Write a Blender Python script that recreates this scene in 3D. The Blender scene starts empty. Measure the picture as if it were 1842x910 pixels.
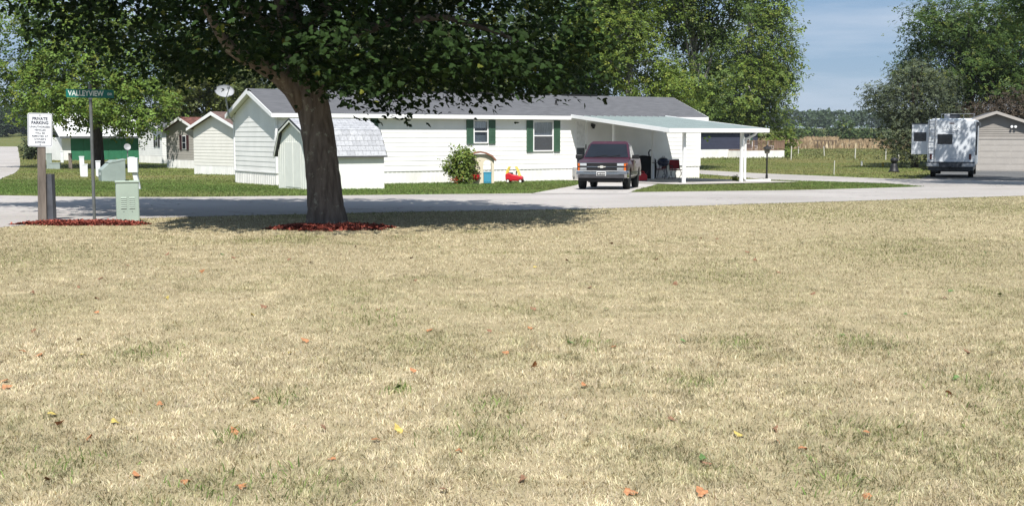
import bpy, bmesh, math, random
import numpy as np
from mathutils import Vector, Matrix

# ------------------------------------------------------------------ camera, sky, sun, exposure
S = bpy.context.scene
R = math.radians
F, HZ, CX, CY, CH = 2200., 243., 921., 455., 1.6          # pixels of the 1842 x 910 photograph, eye height in metres
PITCH = math.atan((CY - HZ) / F)
cam = bpy.data.cameras.new('camera'); camo = bpy.data.objects.new('camera', cam)
S.collection.objects.link(camo); S.camera = camo
cam.sensor_width = 36; cam.lens = F / 1842 * 36
cam.clip_start = .1; cam.clip_end = 9000
camo.location = (0, 0, CH); camo.rotation_euler = (math.pi / 2 - PITCH, 0, 0)
SUN_EL, SUN_AZ = 56., -4.                                  # azimuth of the light's travel, measured from +Y
ld = Vector((math.sin(R(SUN_AZ)) * math.cos(R(SUN_EL)), math.cos(R(SUN_AZ)) * math.cos(R(SUN_EL)), -math.sin(R(SUN_EL))))
sun = bpy.data.lights.new('sun', 'SUN'); sun.energy = 5.0; sun.angle = R(.5); sun.color = (1, .965, .90)
suno = bpy.data.objects.new('sun', sun); S.collection.objects.link(suno)
suno.rotation_euler = ld.to_track_quat('-Z', 'Y').to_euler(); suno.location = (0, 0, 30)
W = bpy.data.worlds.new('World'); S.world = W; W.use_nodes = True
nt = W.node_tree; nt.nodes.clear()
wo = nt.nodes.new('ShaderNodeOutputWorld'); bg = nt.nodes.new('ShaderNodeBackground'); sk = nt.nodes.new('ShaderNodeTexSky')
sk.sky_type = 'NISHITA'; sk.sun_disc = False; sk.sun_elevation = R(SUN_EL)
sk.sun_rotation = math.atan2(-ld.x, -ld.y); sk.air_density = 1.0; sk.dust_density = 0.; sk.ozone_density = 3.
tc = nt.nodes.new('ShaderNodeTexCoord'); mp = nt.nodes.new('ShaderNodeMapping'); mp.inputs['Scale'].default_value = (2.2, 2.2, 16)
nz = nt.nodes.new('ShaderNodeTexNoise'); nz.inputs['Scale'].default_value = 1.5; nz.inputs['Detail'].default_value = 7; nz.inputs['Roughness'].default_value = .55
cr = nt.nodes.new('ShaderNodeValToRGB'); cr.color_ramp.elements[0].position = .40; cr.color_ramp.elements[1].position = .70
mx = nt.nodes.new('ShaderNodeMix'); mx.data_type = 'RGBA'; mx.inputs['B'].default_value = (8.0, 8.9, 10.3, 1)
ml = nt.nodes.new('ShaderNodeMath'); ml.operation = 'MULTIPLY'; ml.inputs[1].default_value = .8
L = nt.links.new
L(tc.outputs['Generated'], mp.inputs['Vector']); L(mp.outputs[0], nz.inputs['Vector']); L(nz.outputs['Fac'], cr.inputs[0])
L(cr.outputs[0], ml.inputs[0]); L(ml.outputs[0], mx.inputs['Factor']); hz_ = nt.nodes.new('ShaderNodeMix'); hz_.data_type = 'RGBA'; hz_.inputs['Factor'].default_value = .72; hz_.inputs['B'].default_value = (3.2, 5.0, 7.8, 1)
L(sk.outputs[0], hz_.inputs['A']); L(hz_.outputs['Result'], mx.inputs['A'])
L(mx.outputs['Result'], bg.inputs['Color']); bg.inputs['Strength'].default_value = .056; L(bg.outputs[0], wo.inputs[0])
S.view_settings.view_transform = 'Standard'; S.view_settings.look = 'None'; S.view_settings.gamma = 1
S.view_settings.use_curve_mapping = False; S.view_settings.exposure = .58
S.render.engine = 'CYCLES'
S.cycles.max_bounces = 8; S.cycles.transparent_max_bounces = 8

# ------------------------------------------------------------------ terrain profile and pixel helpers
_T = np.array([[-60, 1.6], [0, 1.6], [20, 1.62], [25, 1.65], [34, 1.76], [47, 2.06], [52, 2.15], [60, 2.22], [68, 2.28], [76, 2.40],
               [86, 2.50], [100, 2.55], [230, 2.55], [300, 2.2], [450, 1.0], [700, -3.4], [1500, -8], [4000, -10]])
_y = np.arange(-60, 4000, .5); _h = np.interp(_y, _T[:, 0], _T[:, 1]); _h = np.convolve(np.pad(_h, 6, 'edge'), np.ones(13) / 13, 'valid')
def gz(Y): return CH - np.interp(Y, _y, _h)
cp, sp = math.cos(PITCH), math.sin(PITCH)
def ray(x, y):
    a = (x - CX) / F; b = (CY - y) / F
    return (a, cp + b * sp, -sp + b * cp)
_Y = np.arange(3, 1500, .02); _gzY = gz(_Y)
def Gd(x, y):                                               # ground point seen at a pixel
    d = ray(x, y); t = _Y / d[1]; i = int(np.argmax(CH + d[2] * t <= _gzY))
    return Vector((d[0] * t[i], _Y[i], float(_gzY[i])))
def At(x, y, Y):
    d = ray(x, y); t = Y / d[1]; return Vector((d[0] * t, Y, CH + d[2] * t))
def onG(X, Y): return Vector((X, Y, float(gz(Y))))

# ------------------------------------------------------------------ materials
MATS = {}
def mat(name, col, rough=.75, var=.12, scale=6., bump=0., metal=0., spec=.3, bscale=None, stretch=None, world=False, col2=None, coat=0.):
    if name in MATS: return MATS[name]
    m = bpy.data.materials.new(name); m.use_nodes = True; n = m.node_tree; b = n.nodes['Principled BSDF']; k = n.links.new
    b.inputs['Roughness'].default_value = rough; b.inputs['Metallic'].default_value = metal
    b.inputs['Specular IOR Level'].default_value = spec; b.inputs['Coat Weight'].default_value = coat
    if world: src = n.nodes.new('ShaderNodeNewGeometry').outputs['Position']
    else: src = n.nodes.new('ShaderNodeTexCoord').outputs['Object']
    if stretch:
        q = n.nodes.new('ShaderNodeMapping'); q.inputs['Scale'].default_value = stretch; k(src, q.inputs[0]); src = q.outputs[0]
    z = n.nodes.new('ShaderNodeTexNoise'); z.inputs['Scale'].default_value = scale; z.inputs['Detail'].default_value = 6; k(src, z.inputs['Vector'])
    x = n.nodes.new('ShaderNodeMix'); x.data_type = 'RGBA'
    c2 = col2 or tuple(max(0, c * (1 - var * 1.6)) for c in col)
    c1 = col if col2 else tuple(min(1, c * (1 + var)) for c in col)
    x.inputs['A'].default_value = (*c2, 1); x.inputs['B'].default_value = (*c1, 1)
    r = n.nodes.new('ShaderNodeMapRange'); r.inputs[1].default_value = .3; r.inputs[2].default_value = .7
    k(z.outputs['Fac'], r.inputs[0]); k(r.outputs[0], x.inputs['Factor']); k(x.outputs['Result'], b.inputs['Base Color'])
    if bump:
        z2 = n.nodes.new('ShaderNodeTexNoise'); z2.inputs['Scale'].default_value = bscale or scale * 4; z2.inputs['Detail'].default_value = 4
        k(src, z2.inputs['Vector']); bp = n.nodes.new('ShaderNodeBump'); bp.inputs['Strength'].default_value = bump; bp.inputs['Distance'].default_value = .02
        k(z2.outputs['Fac'], bp.inputs['Height']); k(bp.outputs[0], b.inputs['Normal'])
    MATS[name] = m; return m
def leafmat(name, trans=.35, rough=.55, spec=.25):          # colour from the per-leaf attribute 'tint'
    m = bpy.data.materials.new(name); m.use_nodes = True; n = m.node_tree; b = n.nodes['Principled BSDF']; k = n.links.new
    a = n.nodes.new('ShaderNodeAttribute'); a.attribute_name = 'tint'
    b.inputs['Roughness'].default_value = rough; b.inputs['Specular IOR Level'].default_value = spec
    t = n.nodes.new('ShaderNodeBsdfTranslucent'); mm = n.nodes.new('ShaderNodeMixShader'); mm.inputs[0].default_value = trans
    k(a.outputs['Color'], b.inputs['Base Color']); k(a.outputs['Color'], t.inputs['Color'])
    k(b.outputs[0], mm.inputs[1]); k(t.outputs[0], mm.inputs[2]); k(mm.outputs[0], n.nodes['Material Output'].inputs[0])
    MATS[name] = m; return m
def glass(name, col=(.02, .025, .03), rough=.06):
    return mat(name, col, rough, .1, 2, spec=.6)

# ------------------------------------------------------------------ mesh builder
def tag(o, label=None, cat=None, group=None, kind=None):
    if label: o['label'] = label
    if cat: o['category'] = cat
    if group: o['group'] = group
    if kind: o['kind'] = kind
    return o
def empty(name, loc, rz=0, label=None, cat=None, group=None):
    o = bpy.data.objects.new(name, None); o.empty_display_size = .2; S.collection.objects.link(o)
    o.location = loc; o.rotation_euler = (0, 0, rz); return tag(o, label, cat, group)
class MB:
    def __init__(s): s.v = []; s.f = []
    def add(s, vs, fs):
        n = len(s.v); s.v += [tuple(v) for v in vs]; s.f += [tuple(i + n for i in f) for f in fs]; return s
    def hexa(s, p):      # 0-3 bottom ring, 4-7 top ring
        return s.add(p, [(3, 2, 1, 0), (4, 5, 6, 7), (0, 1, 5, 4), (1, 2, 6, 5), (2, 3, 7, 6), (3, 0, 4, 7)])
    def box(s, x0, x1, y0, y1, z0, z1):
        return s.hexa([(x0, y0, z0), (x1, y0, z0), (x1, y1, z0), (x0, y1, z0), (x0, y0, z1), (x1, y0, z1), (x1, y1, z1), (x0, y1, z1)])
    def prism(s, poly, a, b, ax='y'):       # poly in the two other axes, extruded a..b along ax
        def P(u, w, t): return {'y': (u, t, w), 'x': (t, u, w), 'z': (u, w, t)}[ax]
        n = len(poly); vs = [P(u, w, a) for u, w in poly] + [P(u, w, b) for u, w in poly]
        fs = [tuple(range(n))[::-1], tuple(range(n, 2 * n))] + [(i, (i + 1) % n, n + (i + 1) % n, n + i) for i in range(n)]
        return s.add(vs, fs)
    def bar(s, a, b, w, h=None):
        h = h or w; a = Vector(a); b = Vector(b); d = (b - a).normalized(); q = d.cross(Vector((0, 0, 1)))
        if q.length < 1e-4: q = Vector((1, 0, 0))
        q.normalize(); r = q.cross(d)
        return s.hexa([a - q * w / 2 - r * h / 2, a + q * w / 2 - r * h / 2, a + q * w / 2 + r * h / 2, a - q * w / 2 + r * h / 2,
                       b - q * w / 2 - r * h / 2, b + q * w / 2 - r * h / 2, b + q * w / 2 + r * h / 2, b - q * w / 2 + r * h / 2])
    def tube(s, pts, rad, seg=10, cap=True, wob=0, rng=None):
        pts = [Vector(p) for p in pts]; n = len(pts); rad = rad if hasattr(rad, '__len__') else [rad] * n
        vs = []; q = None
        for i, p in enumerate(pts):
            d = (pts[min(i + 1, n - 1)] - pts[max(i - 1, 0)]).normalized()
            if q is None:
                q = d.cross(Vector((0, 1, 0))); q = q if q.length > .01 else d.cross(Vector((1, 0, 0)))
            q = (q - d * q.dot(d)).normalized(); r = d.cross(q)
            for k in range(seg):
                a = 2 * math.pi * k / seg; w = rad[i] * (1 + (rng.uniform(-wob, wob) if wob else 0))
                vs.append(p + q * math.cos(a) * w + r * math.sin(a) * w)
        fs = [(i * seg + k, i * seg + (k + 1) % seg, (i + 1) * seg + (k + 1) % seg, (i + 1) * seg + k) for i in range(n - 1) for k in range(seg)]
        if cap: fs += [tuple(range(seg))[::-1], tuple(range((n - 1) * seg, n * seg))]
        return s.add(vs, fs)
    def lathe(s, prof, seg=16, c=(0, 0, 0), ax='z'):
        vs = []; n = len(prof)
        for r, h in prof:
            for k in range(seg):
                a = 2 * math.pi * k / seg; x, y = r * math.cos(a), r * math.sin(a)
                v = {'z': (x, y, h), 'x': (h, x, y), 'y': (y, h, x)}[ax]; vs.append((v[0] + c[0], v[1] + c[1], v[2] + c[2]))
        fs = [(i * seg + k, i * seg + (k + 1) % seg, (i + 1) * seg + (k + 1) % seg, (i + 1) * seg + k) for i in range(n - 1) for k in range(seg)]
        fs += [tuple(range(seg))[::-1], tuple(range((n - 1) * seg, n * seg))]
        return s.add(vs, fs)
    def build(s, name, m, parent=None, bev=0, smooth=False, loc=None):
        me = bpy.data.meshes.new(name); me.from_pydata(s.v, [], s.f); me.update()
        o = bpy.data.objects.new(name, me); S.collection.objects.link(o); o.parent = parent
        me.materials.append(m)
        if loc: o.location = loc
        b = bmesh.new(); b.from_mesh(me); bmesh.ops.recalc_face_normals(b, faces=b.faces); b.to_mesh(me); b.free()
        if smooth: me.polygons.foreach_set('use_smooth', [True] * len(me.polygons))
        if bev:
            q = o.modifiers.new('bevel', 'BEVEL'); q.width = bev; q.segments = 2; q.limit_method = 'ANGLE'
        return o
def np_mesh(name, V, Fc, m, parent=None, tint=None, smooth=False):
    """V (n,3) float, Fc (m,k) int, all faces with k corners"""
    me = bpy.data.meshes.new(name); k = Fc.shape[1]
    me.vertices.add(len(V)); me.vertices.foreach_set('co', np.ascontiguousarray(V, np.float32).ravel())
    me.loops.add(Fc.size); me.loops.foreach_set('vertex_index', Fc.astype(np.int32).ravel())
    me.polygons.add(len(Fc)); me.polygons.foreach_set('loop_start', np.arange(0, Fc.size, k, dtype=np.int32))
    me.polygons.foreach_set('loop_total', np.full(len(Fc), k, np.int32))
    if smooth: me.polygons.foreach_set('use_smooth', np.ones(len(Fc), bool))
    me.update(calc_edges=True)
    if tint is not None:
        a = me.color_attributes.new('tint', 'FLOAT_COLOR', 'POINT')
        a.data.foreach_set('color', np.concatenate([tint, np.ones((len(tint), 1))], 1).astype(np.float32).ravel())
    me.materials.append(m); o = bpy.data.objects.new(name, me); S.collection.objects.link(o); o.parent = parent
    return o
def text(name, s, size, m, parent, loc, rot=(math.pi / 2, 0, 0), squash=1., ext=.002, bold=0.):
    c = bpy.data.curves.new(name, 'FONT'); c.body = s; c.size = size; c.align_x = 'CENTER'; c.align_y = 'CENTER'; c.extrude = ext; c.resolution_u = 3; c.offset = bold
    t = bpy.data.objects.new(name + '_tmp', c); S.collection.objects.link(t)
    bpy.context.view_layer.update()
    me = bpy.data.meshes.new_from_object(t.evaluated_get(bpy.context.evaluated_depsgraph_get()))
    bpy.data.objects.remove(t); bpy.data.curves.remove(c); me.name = name
    me.materials.clear(); me.materials.append(m)
    o = bpy.data.objects.new(name, me); S.collection.objects.link(o); o.parent = parent; o.location = loc; o.rotation_euler = rot; o.scale = (squash, 1, 1)
    return o

# value noise for scatter masks
_rs = np.random.RandomState(5); _lat = _rs.rand(256, 256)
def vnoise(x, y, s):
    x = x / s + 91.3; y = y / s + 37.7; i = np.floor(x).astype(int); j = np.floor(y).astype(int); u = x - i; v = y - j
    u = u * u * (3 - 2 * u); v = v * v * (3 - 2 * v); g = lambda a, b: _lat[a % 256, b % 256]
    return (g(i, j) * (1 - u) + g(i + 1, j) * u) * (1 - v) + (g(i, j + 1) * (1 - u) + g(i + 1, j + 1) * u) * v
def fbm(x, y, s): return (vnoise(x, y, s) * .5 + vnoise(x + 7, y + 3, s / 2.1) * .3 + vnoise(x, y + 19, s / 4.3) * .2)
def inpoly(x, y, P):
    r = np.zeros(len(x), bool); j = len(P) - 1
    for i in range(len(P)):
        xi, yi = P[i][:2]; xj, yj = P[j][:2]
        c = ((yi > y) != (yj > y)) & (x < (xj - xi) * (y - yi) / (yj - yi + 1e-12) + xi); r ^= c; j = i
    return r

# ------------------------------------------------------------------ ground, roads, lawns
def ground_mat():
    m = mat('ground_grass', (.085, .115, .032), .95, .3, .12, .5, world=True, bscale=9, col2=(.15, .135, .055), spec=.1); return m
ys = list(np.arange(-40, 120, 1.)) + list(np.arange(120, 460, 10.)) + list(np.arange(460, 1501, 40.))
xs = np.linspace(-1, 1, 41); V = []
for Y in ys:
    w = 90 + abs(Y) * .9
    for x in xs: V.append((x * w, Y, gz(Y)))
n = len(xs); Fc = [(i * n + j, i * n + j + 1, (i + 1) * n + j + 1, (i + 1) * n + j) for i in range(len(ys) - 1) for j in range(n - 1)]
tag(np_mesh('ground', np.array(V), np.array(Fc), ground_mat(), smooth=True), kind='structure')

def resample(P, k):
    P = np.array([(p.x, p.y) for p in P]); t = np.arange(len(P)); q = np.linspace(0, len(P) - 1, k)
    # Catmull-Rom
    i = np.clip(np.floor(q).astype(int), 0, len(P) - 2); u = (q - i)[:, None]
    g = lambda a: P[np.clip(a, 0, len(P) - 1)]
    return .5 * (2 * g(i) + (g(i + 1) - g(i - 1)) * u + (2 * g(i - 1) - 5 * g(i) + 4 * g(i + 1) - g(i + 2)) * u ** 2 + (-g(i - 1) + 3 * g(i) - 3 * g(i + 1) + g(i + 2)) * u ** 3)
ROADS = []
def strip(name, A, B, m, dz, k=90, kk=14, jit=.0):
    A = resample(A, k); B = resample(B, k); rs = np.random.RandomState(3)
    if jit:
        for q in (A, B): q += rs.normal(0, jit, q.shape)
    t = np.linspace(0, 1, kk)[None, :, None]; P = A[:, None] * (1 - t) + B[:, None] * t
    Vv = np.concatenate([P, (gz(P[..., 1]) + dz)[..., None]], 2).reshape(-1, 3)
    Ff = np.array([(i * kk + j, i * kk + j + 1, (i + 1) * kk + j + 1, (i + 1) * kk + j) for i in range(k - 1) for j in range(kk - 1)])
    ROADS.append(list(map(tuple, A)) + list(map(tuple, B[::-1])))
    o = np_mesh(name, Vv, Ff, m, smooth=True); return tag(o, kind='structure')
def asphalt(name, c1, c2):
    m = mat(name, c1, .9, .1, .22, .35, world=True, bscale=60, col2=c2, spec=.15)
    n_ = m.node_tree; k = n_.links.new; b = n_.nodes['Principled BSDF']; src = n_.nodes['Geometry'].outputs['Position'] if 'Geometry' in n_.nodes else None
    base = b.inputs['Base Color'].links[0].from_socket
    z = n_.nodes.new('ShaderNodeTexNoise'); z.inputs['Scale'].default_value = 14; z.inputs['Detail'].default_value = 5
    v = n_.nodes.new('ShaderNodeTexVoronoi'); v.feature = 'DISTANCE_TO_EDGE'; v.inputs['Scale'].default_value = .16
    zz = n_.nodes.new('ShaderNodeTexNoise'); zz.inputs['Scale'].default_value = .8; zz.inputs['Detail'].default_value = 5
    ad = n_.nodes.new('ShaderNodeVectorMath'); ad.operation = 'MULTIPLY_ADD'; ad.inputs[1].default_value = (4, 5, 0); k(zz.outputs['Color'], ad.inputs[0]); k(src, ad.inputs[2]); k(src, zz.inputs['Vector'])
    k(ad.outputs[0], v.inputs['Vector']); k(src, z.inputs['Vector'])
    lt = n_.nodes.new('ShaderNodeMath'); lt.operation = 'LESS_THAN'; lt.inputs[1].default_value = .0035; k(v.outputs['Distance'], lt.inputs[0])
    g = n_.nodes.new('ShaderNodeMix'); g.data_type = 'RGBA'; g.blend_type = 'MULTIPLY'; g.inputs['Factor'].default_value = .35
    k(base, g.inputs['A']); k(z.outputs['Color'], g.inputs['B'])
    d = n_.nodes.new('ShaderNodeMix'); d.data_type = 'RGBA'; d.inputs['B'].default_value = (.20, .19, .18, 1); k(lt.outputs[0], d.inputs['Factor']); k(g.outputs['Result'], d.inputs['A'])
    k(d.outputs['Result'], b.inputs['Base Color']); return m
ROAD = asphalt('pale_asphalt', (.47, .44, .42), (.36, .335, .315))
CONC = asphalt('concrete', (.50, .47, .445), (.43, .40, .375))
DARK = asphalt('dark_asphalt', (.16, .16, .16), (.11, .11, .11))
near_px = [(-700, 490), (-300, 442), (-100, 420), (0, 411), (50, 404), (150, 399), (300, 392), (560, 386), (720, 382.6), (1050, 377), (1450, 365), (1842, 353), (2250, 339), (2800, 325)]
far_px = [(-700, 355), (-300, 353.5), (-100, 352.5), (0, 352), (50, 353), (150, 355), (300, 355.5), (560, 353), (720, 351), (1050, 347.5), (1450, 342.5), (1842, 331), (2250, 322), (2800, 314)]
def edge(P):                                                # smooth edge line through the given points, one ground point per column
    P = np.array(P, float); q = np.linspace(P[0, 0], P[-1, 0], 150); y = np.interp(q, P[:, 0], P[:, 1]); y = np.convolve(np.pad(y, 2, 'edge'), np.ones(5) / 5, 'valid')
    return [Gd(a, b) for a, b in zip(q, y)]
NEAR = edge(near_px); FAR = edge(far_px)
strip('road', NEAR, FAR, ROAD, .012, 150, 20)
strip('side_lane', [Gd(*p) for p in [(1150, 308), (1262, 314), (1380, 323.5), (1500, 327.5), (1600, 331), (1680, 337), (1842, 341), (2300, 341)]],
      [Gd(*p) for p in [(1150, 301), (1262, 306.5), (1380, 313), (1500, 318), (1600, 322), (1680, 322), (1842, 318), (2300, 315)]], ROAD, .016, 90, 14, jit=.02)
strip('garage_apron', [Gd(*p) for p in [(1655, 323), (1690, 323), (1842, 326), (2300, 326)]], [Gd(*p) for p in [(1690, 309), (1735, 307), (1842, 307), (2300, 307)]], DARK, .020, 40, 14)
strip('driveway', [Gd(*p) for p in [(1052, 327), (1040, 333), (1000, 341), (955, 349.5)]], [Gd(*p) for p in [(1196, 327), (1180, 333), (1150, 341), (1128, 349.5)]], CONC, .020, 40, 12, jit=.01)
strip('far_road', [Gd(*p) for p in [(-420, 322), (-330, 316), (-250, 300), (-120, 285), (-30, 264)]], [Gd(*p) for p in [(-60, 345), (2, 322), (30, 309), (36, 290), (32, 264)]], ROAD, .012, 60, 10)

# main home frame (needed for slab): local x along the long front wall, local y away from the road
A0 = onG(-10.0, 52.1); BETA = R(32.5); dx_ = Vector((math.cos(BETA), math.sin(BETA), 0)); dn_ = Vector((-math.sin(BETA), math.cos(BETA), 0))
HZ0 = A0.z
def U(px, v=0.):                                            # local u of the vertical plane through a pixel column, on the line at offset v
    o = A0 + dn_ * v; k = (px - CX) / F
    k2 = k / (cp + (CY - 280) / F * sp)
    return (k2 * o.y - o.x) / (dx_.x - k2 * dx_.y)
def ZW(px, py, v=0.):
    p = A0 + dn_ * v + dx_ * U(px, v); return At(px, py, p.y).z - HZ0
def hw(u, v): return A0 + dx_ * u + dn_ * v
LEN = U(1258)
cu0, cu1 = U(1022), U(1196)
def slab(name, u0, u1, v0, v1, m, dz):
    a = [hw(u, v0) for u in np.linspace(u0, u1, 4)]; b = [hw(u, v1) for u in np.linspace(u0, u1, 4)]
    strip(name, a, b, m, dz, 20, 20)
slab('carport_slab', cu0 - .4, cu1 + .6, -8.9, -.1, CONC, .045)

# dry front lawn: soil sheet plus blades
lawn_m = mat('dry_thatch', (.36, .30, .19), .95, .2, 3., .6, world=True, bscale=40, col2=(.25, .21, .125), spec=.05)
nb = resample(NEAR, 150); nb = nb[np.argsort(nb[:, 0])]; B_ = [Vector((p[0] * 1.0, -30, 0)) for p in nb]
strip('front_lawn', [Vector((p[0], p[1], 0)) for p in nb], B_, lawn_m, .006, 150, 90)
ROADS.pop()

rng = np.random.RandomState(11)
def blades(X, Y, hgt, wid, tint, bend, seg2):
    n = len(X); a = rng.rand(n) * 2 * np.pi; fl = vnoise(X + 11, Y, .16) * 12.; lean = rng.normal(0, .75, (n, 2)) * bend[:, None] + .55 * np.stack([np.cos(fl), np.sin(fl)], 1)
    Z = gz(Y) + .004; q = np.stack([np.cos(a), np.sin(a)], 1) * wid[:, None] / 2; P = np.stack([X, Y], 1)
    b0 = np.c_[P - q, Z]; b1 = np.c_[P + q, Z]; tip = np.c_[P + lean * hgt[:, None], Z + hgt * np.maximum(.25, 1 - .35 * (lean ** 2).sum(1))]
    if not seg2:
        V = np.stack([b0, b1, tip], 1).reshape(-1, 3); Fc = np.arange(3 * n).reshape(-1, 3); T = np.repeat(tint, 3, 0)
    else:
        mid = np.c_[P + lean * hgt[:, None] * .32, Z + hgt * .55]; q3 = np.c_[q * .75, np.zeros(n)]
        V = np.stack([b0, b1, mid - q3, mid + q3, tip], 1).reshape(-1, 3); i = np.arange(n)[:, None] * 5
        Fc = np.concatenate([i + np.array([[0, 1, 3]]), i + np.array([[0, 3, 2]]), i + np.array([[2, 3, 4]])], 0); T = np.repeat(tint, 5, 0)
    return V, Fc, T
GREENP = [(1590, 790, .45), (1860, 760, .5), (720, 704, .14), (420, 790, .13), (1240, 690, .35), (1500, 870, .4), (1780, 700, .45), (250, 640, .4), (660, 575, .55), (760, 620, .8),
          (30, 560, 1.0), (20, 470, 1.8), (1300, 500, 1.6), (1640, 460, 2.4), (1800, 375, 4), (1500, 385, 4), (880, 740, .3), (120, 840, .35), (560, 880, .35), (640, 530, .8), (1050, 620, .25), (500, 720, .25), (1760, 560, .8), (1540, 620, .45), (380, 880, .3), (860, 790, .35), (1330, 620, .4)]
GP = [(Gd(a, b), r) for a, b, r in GREENP]
def lawn_tint(X, Y):
    n = len(X); f = fbm(X, Y * 1.0, 2.6); g2 = fbm(X + 50, Y + 9, .5); f3 = fbm(X - 30, Y + 40, 9.)
    gr = np.clip((f * .5 + g2 * .55 + f3 * .25 - .60) * 3.4, 0, 1) * .7
    for p, r in GP: gr = np.maximum(gr, np.clip(1.15 - np.hypot(X - p.x, (Y - p.y) * .6) / r - .9 * (g2 - .45), 0, 1) * (.3 + .7 * g2))
    # greener towards the road verge
    d = np.interp(X, nb[:, 0], nb[:, 1]) - Y; gr = np.maximum(gr, np.clip(1 - d / 6, 0, 1) * .55 * (.4 + f))
    gr = gr + .10 * np.clip((Y - 8) / 8, 0, 1) * (.4 + f); gr = np.clip(gr * rng.uniform(.2, 1.5, n), 0, 1)[:, None]
    mt = fbm(X + 80, Y - 20, 1.3)[:, None]; straw = np.array([.585, .51, .35]) * rng.uniform(.62, 1.25, (n, 1)) * (.62 + .4 * f3[:, None] + .36 * mt) * np.array([1, 1, 1]) + rng.normal(0, .015, (n, 3))
    br = rng.rand(n, 1) < .07; straw = np.where(br, np.array([.22, .155, .075]) * rng.uniform(.7, 1.3, (n, 1)), straw)
    green = np.array([.185, .20, .075]) * rng.uniform(.6, 1.35, (n, 1))
    return np.clip((straw * (1 - gr) + green * gr) * (.76 + .48 * vnoise(X, Y, .10)[:, None]), .02, .8), gr[:, 0]
def scatter_band(y0, y1, dens, side):
    Ym = y1; hwid = (921 / F) * Ym + side; n = int((y1 - y0) * 2 * hwid * dens)
    ov = (y1 - y0) * .22; n = int(n * 1.22); X = rng.uniform(-hwid, hwid, n); Y = rng.uniform(y0 - ov, y1 + ov, n)
    e = rng.rand(n); k0 = (e < np.clip((Y - y0 + ov) / (2 * ov), 0, 1)) & (e < np.clip((y1 + ov - Y) / (2 * ov), 0, 1)); X, Y = X[k0], Y[k0]; n = len(X)
    # patchy cover
    k = (rng.rand(n) < .42 + .95 * fbm(X, Y, .24)) & (Y < np.interp(X, nb[:, 0], nb[:, 1]) + rng.uniform(-.05, .10, n) + .12 * (fbm(X, Y, .6) - .5)); return X[k], Y[k]
gm = leafmat('grass_blades', .25, .7, .15)
parts = []
for y0, y1, dn, hgt, wid, s2 in ((4.5, 6.5, 8600, .033, .0040, True), (6.5, 9.5, 5000, .033, .0050, True), (9.5, 14, 3600, .034, .0060, False), (14, 20, 1800, .034, .0088, False), (20, 37, 650, .034, .015, False)):
    X, Y = scatter_band(y0, y1, dn, .9); t, gr = lawn_tint(X, Y); n = len(X)
    h = hgt * rng.uniform(.45, 1.25, n) * (1 + .35 * gr) * (.55 + .8 * fbm(X, Y, .35)); w = wid * rng.uniform(.7, 1.3, n) * (1 + .4 * gr)
    parts.append(blades(X, Y, h, w, t, np.full(n, .8), s2))
def join(parts):
    o = 0; VV = []; FF = []; TT = []
    for v, f, t in parts: VV.append(v); FF.append(f + o); TT.append(t); o += len(v)
    return np.concatenate(VV), np.concatenate(FF), np.concatenate(TT)
for j, (p_, r_) in enumerate(GP):                                    # weeds and tufts in the greener spots
    if r_ > .6: continue
    n = int(120 * r_ + 22); X = p_.x + rng.normal(0, r_ * .45, n); Y = p_.y + rng.normal(0, r_ * .6, n)
    parts.append(blades(X, Y, rng.uniform(.03, .07, n), rng.uniform(.004, .009, n), np.array([.15, .215, .06]) * rng.uniform(.6, 1.4, (n, 1)), np.full(n, .8), True))
V, Fc, T = join(parts)
tag(np_mesh('lawn_grass', V, Fc, gm, tint=T), 'short dry tan grass with green patches covering the front lawn', 'grass', kind='stuff')
# green lawns across the road
def green_field(name, label, n, x0, x1, y0, y1, hgt, wid, base, keep=None):
    X = rng.uniform(x0, x1, n); Y = rng.uniform(y0, y1, n)
    k = np.abs(X) < Y * .46 + 4
    for P in ROADS: k &= ~inpoly(X, Y, P)
    k &= Y > np.interp(X, nb[:, 0], nb[:, 1]) + 3
    r = np.c_[X - A0.x, Y - A0.y]; u = r @ np.array(dx_[:2]); v = r @ np.array(dn_[:2]); k &= ~((u > -.1) & (u < LEN + .1) & (v > -.05) & (v < 5.4))
    X = X[k]; Y = Y[k]; m = len(X); f = fbm(X, Y, 3.)[:, None]; g = fbm(X + 30, Y, 11.)[:, None]
    t = np.array(base) * rng.uniform(.6, 1.4, (m, 1)) * (.7 + .6 * f); dry = np.clip((g - .50) * 5 + (rng.rand(m, 1) - .5), 0, 1) * (.30 if y1 < 65 else .75)
    t = t * (1 - dry) + np.array([.27, .23, .10]) * rng.uniform(.7, 1.2, (m, 1)) * dry
    V, Fc, T = blades(X, Y, hgt * rng.uniform(.5, 1.3, m), wid * rng.uniform(.7, 1.3, m), t, np.full(m, .5), False)
    tag(np_mesh(name, V, Fc, gm, tint=T), label, 'grass', kind='stuff')
green_field('verge_grass', 'short green grass between the road and the white home', 220000, -26, 26, 33, 60,   .06, .027, (.105, .165, .042))
green_field('yard_grass', 'mown green grass around the homes beyond the road', 140000, -62, 62, 60, 125, .07, .06, (.15, .19, .05))
green_field('meadow_grass', 'rough green and tan meadow grass beyond the homes', 100000, -130, 130, 125, 232, .18, .14, (.13, .15, .05))

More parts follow.
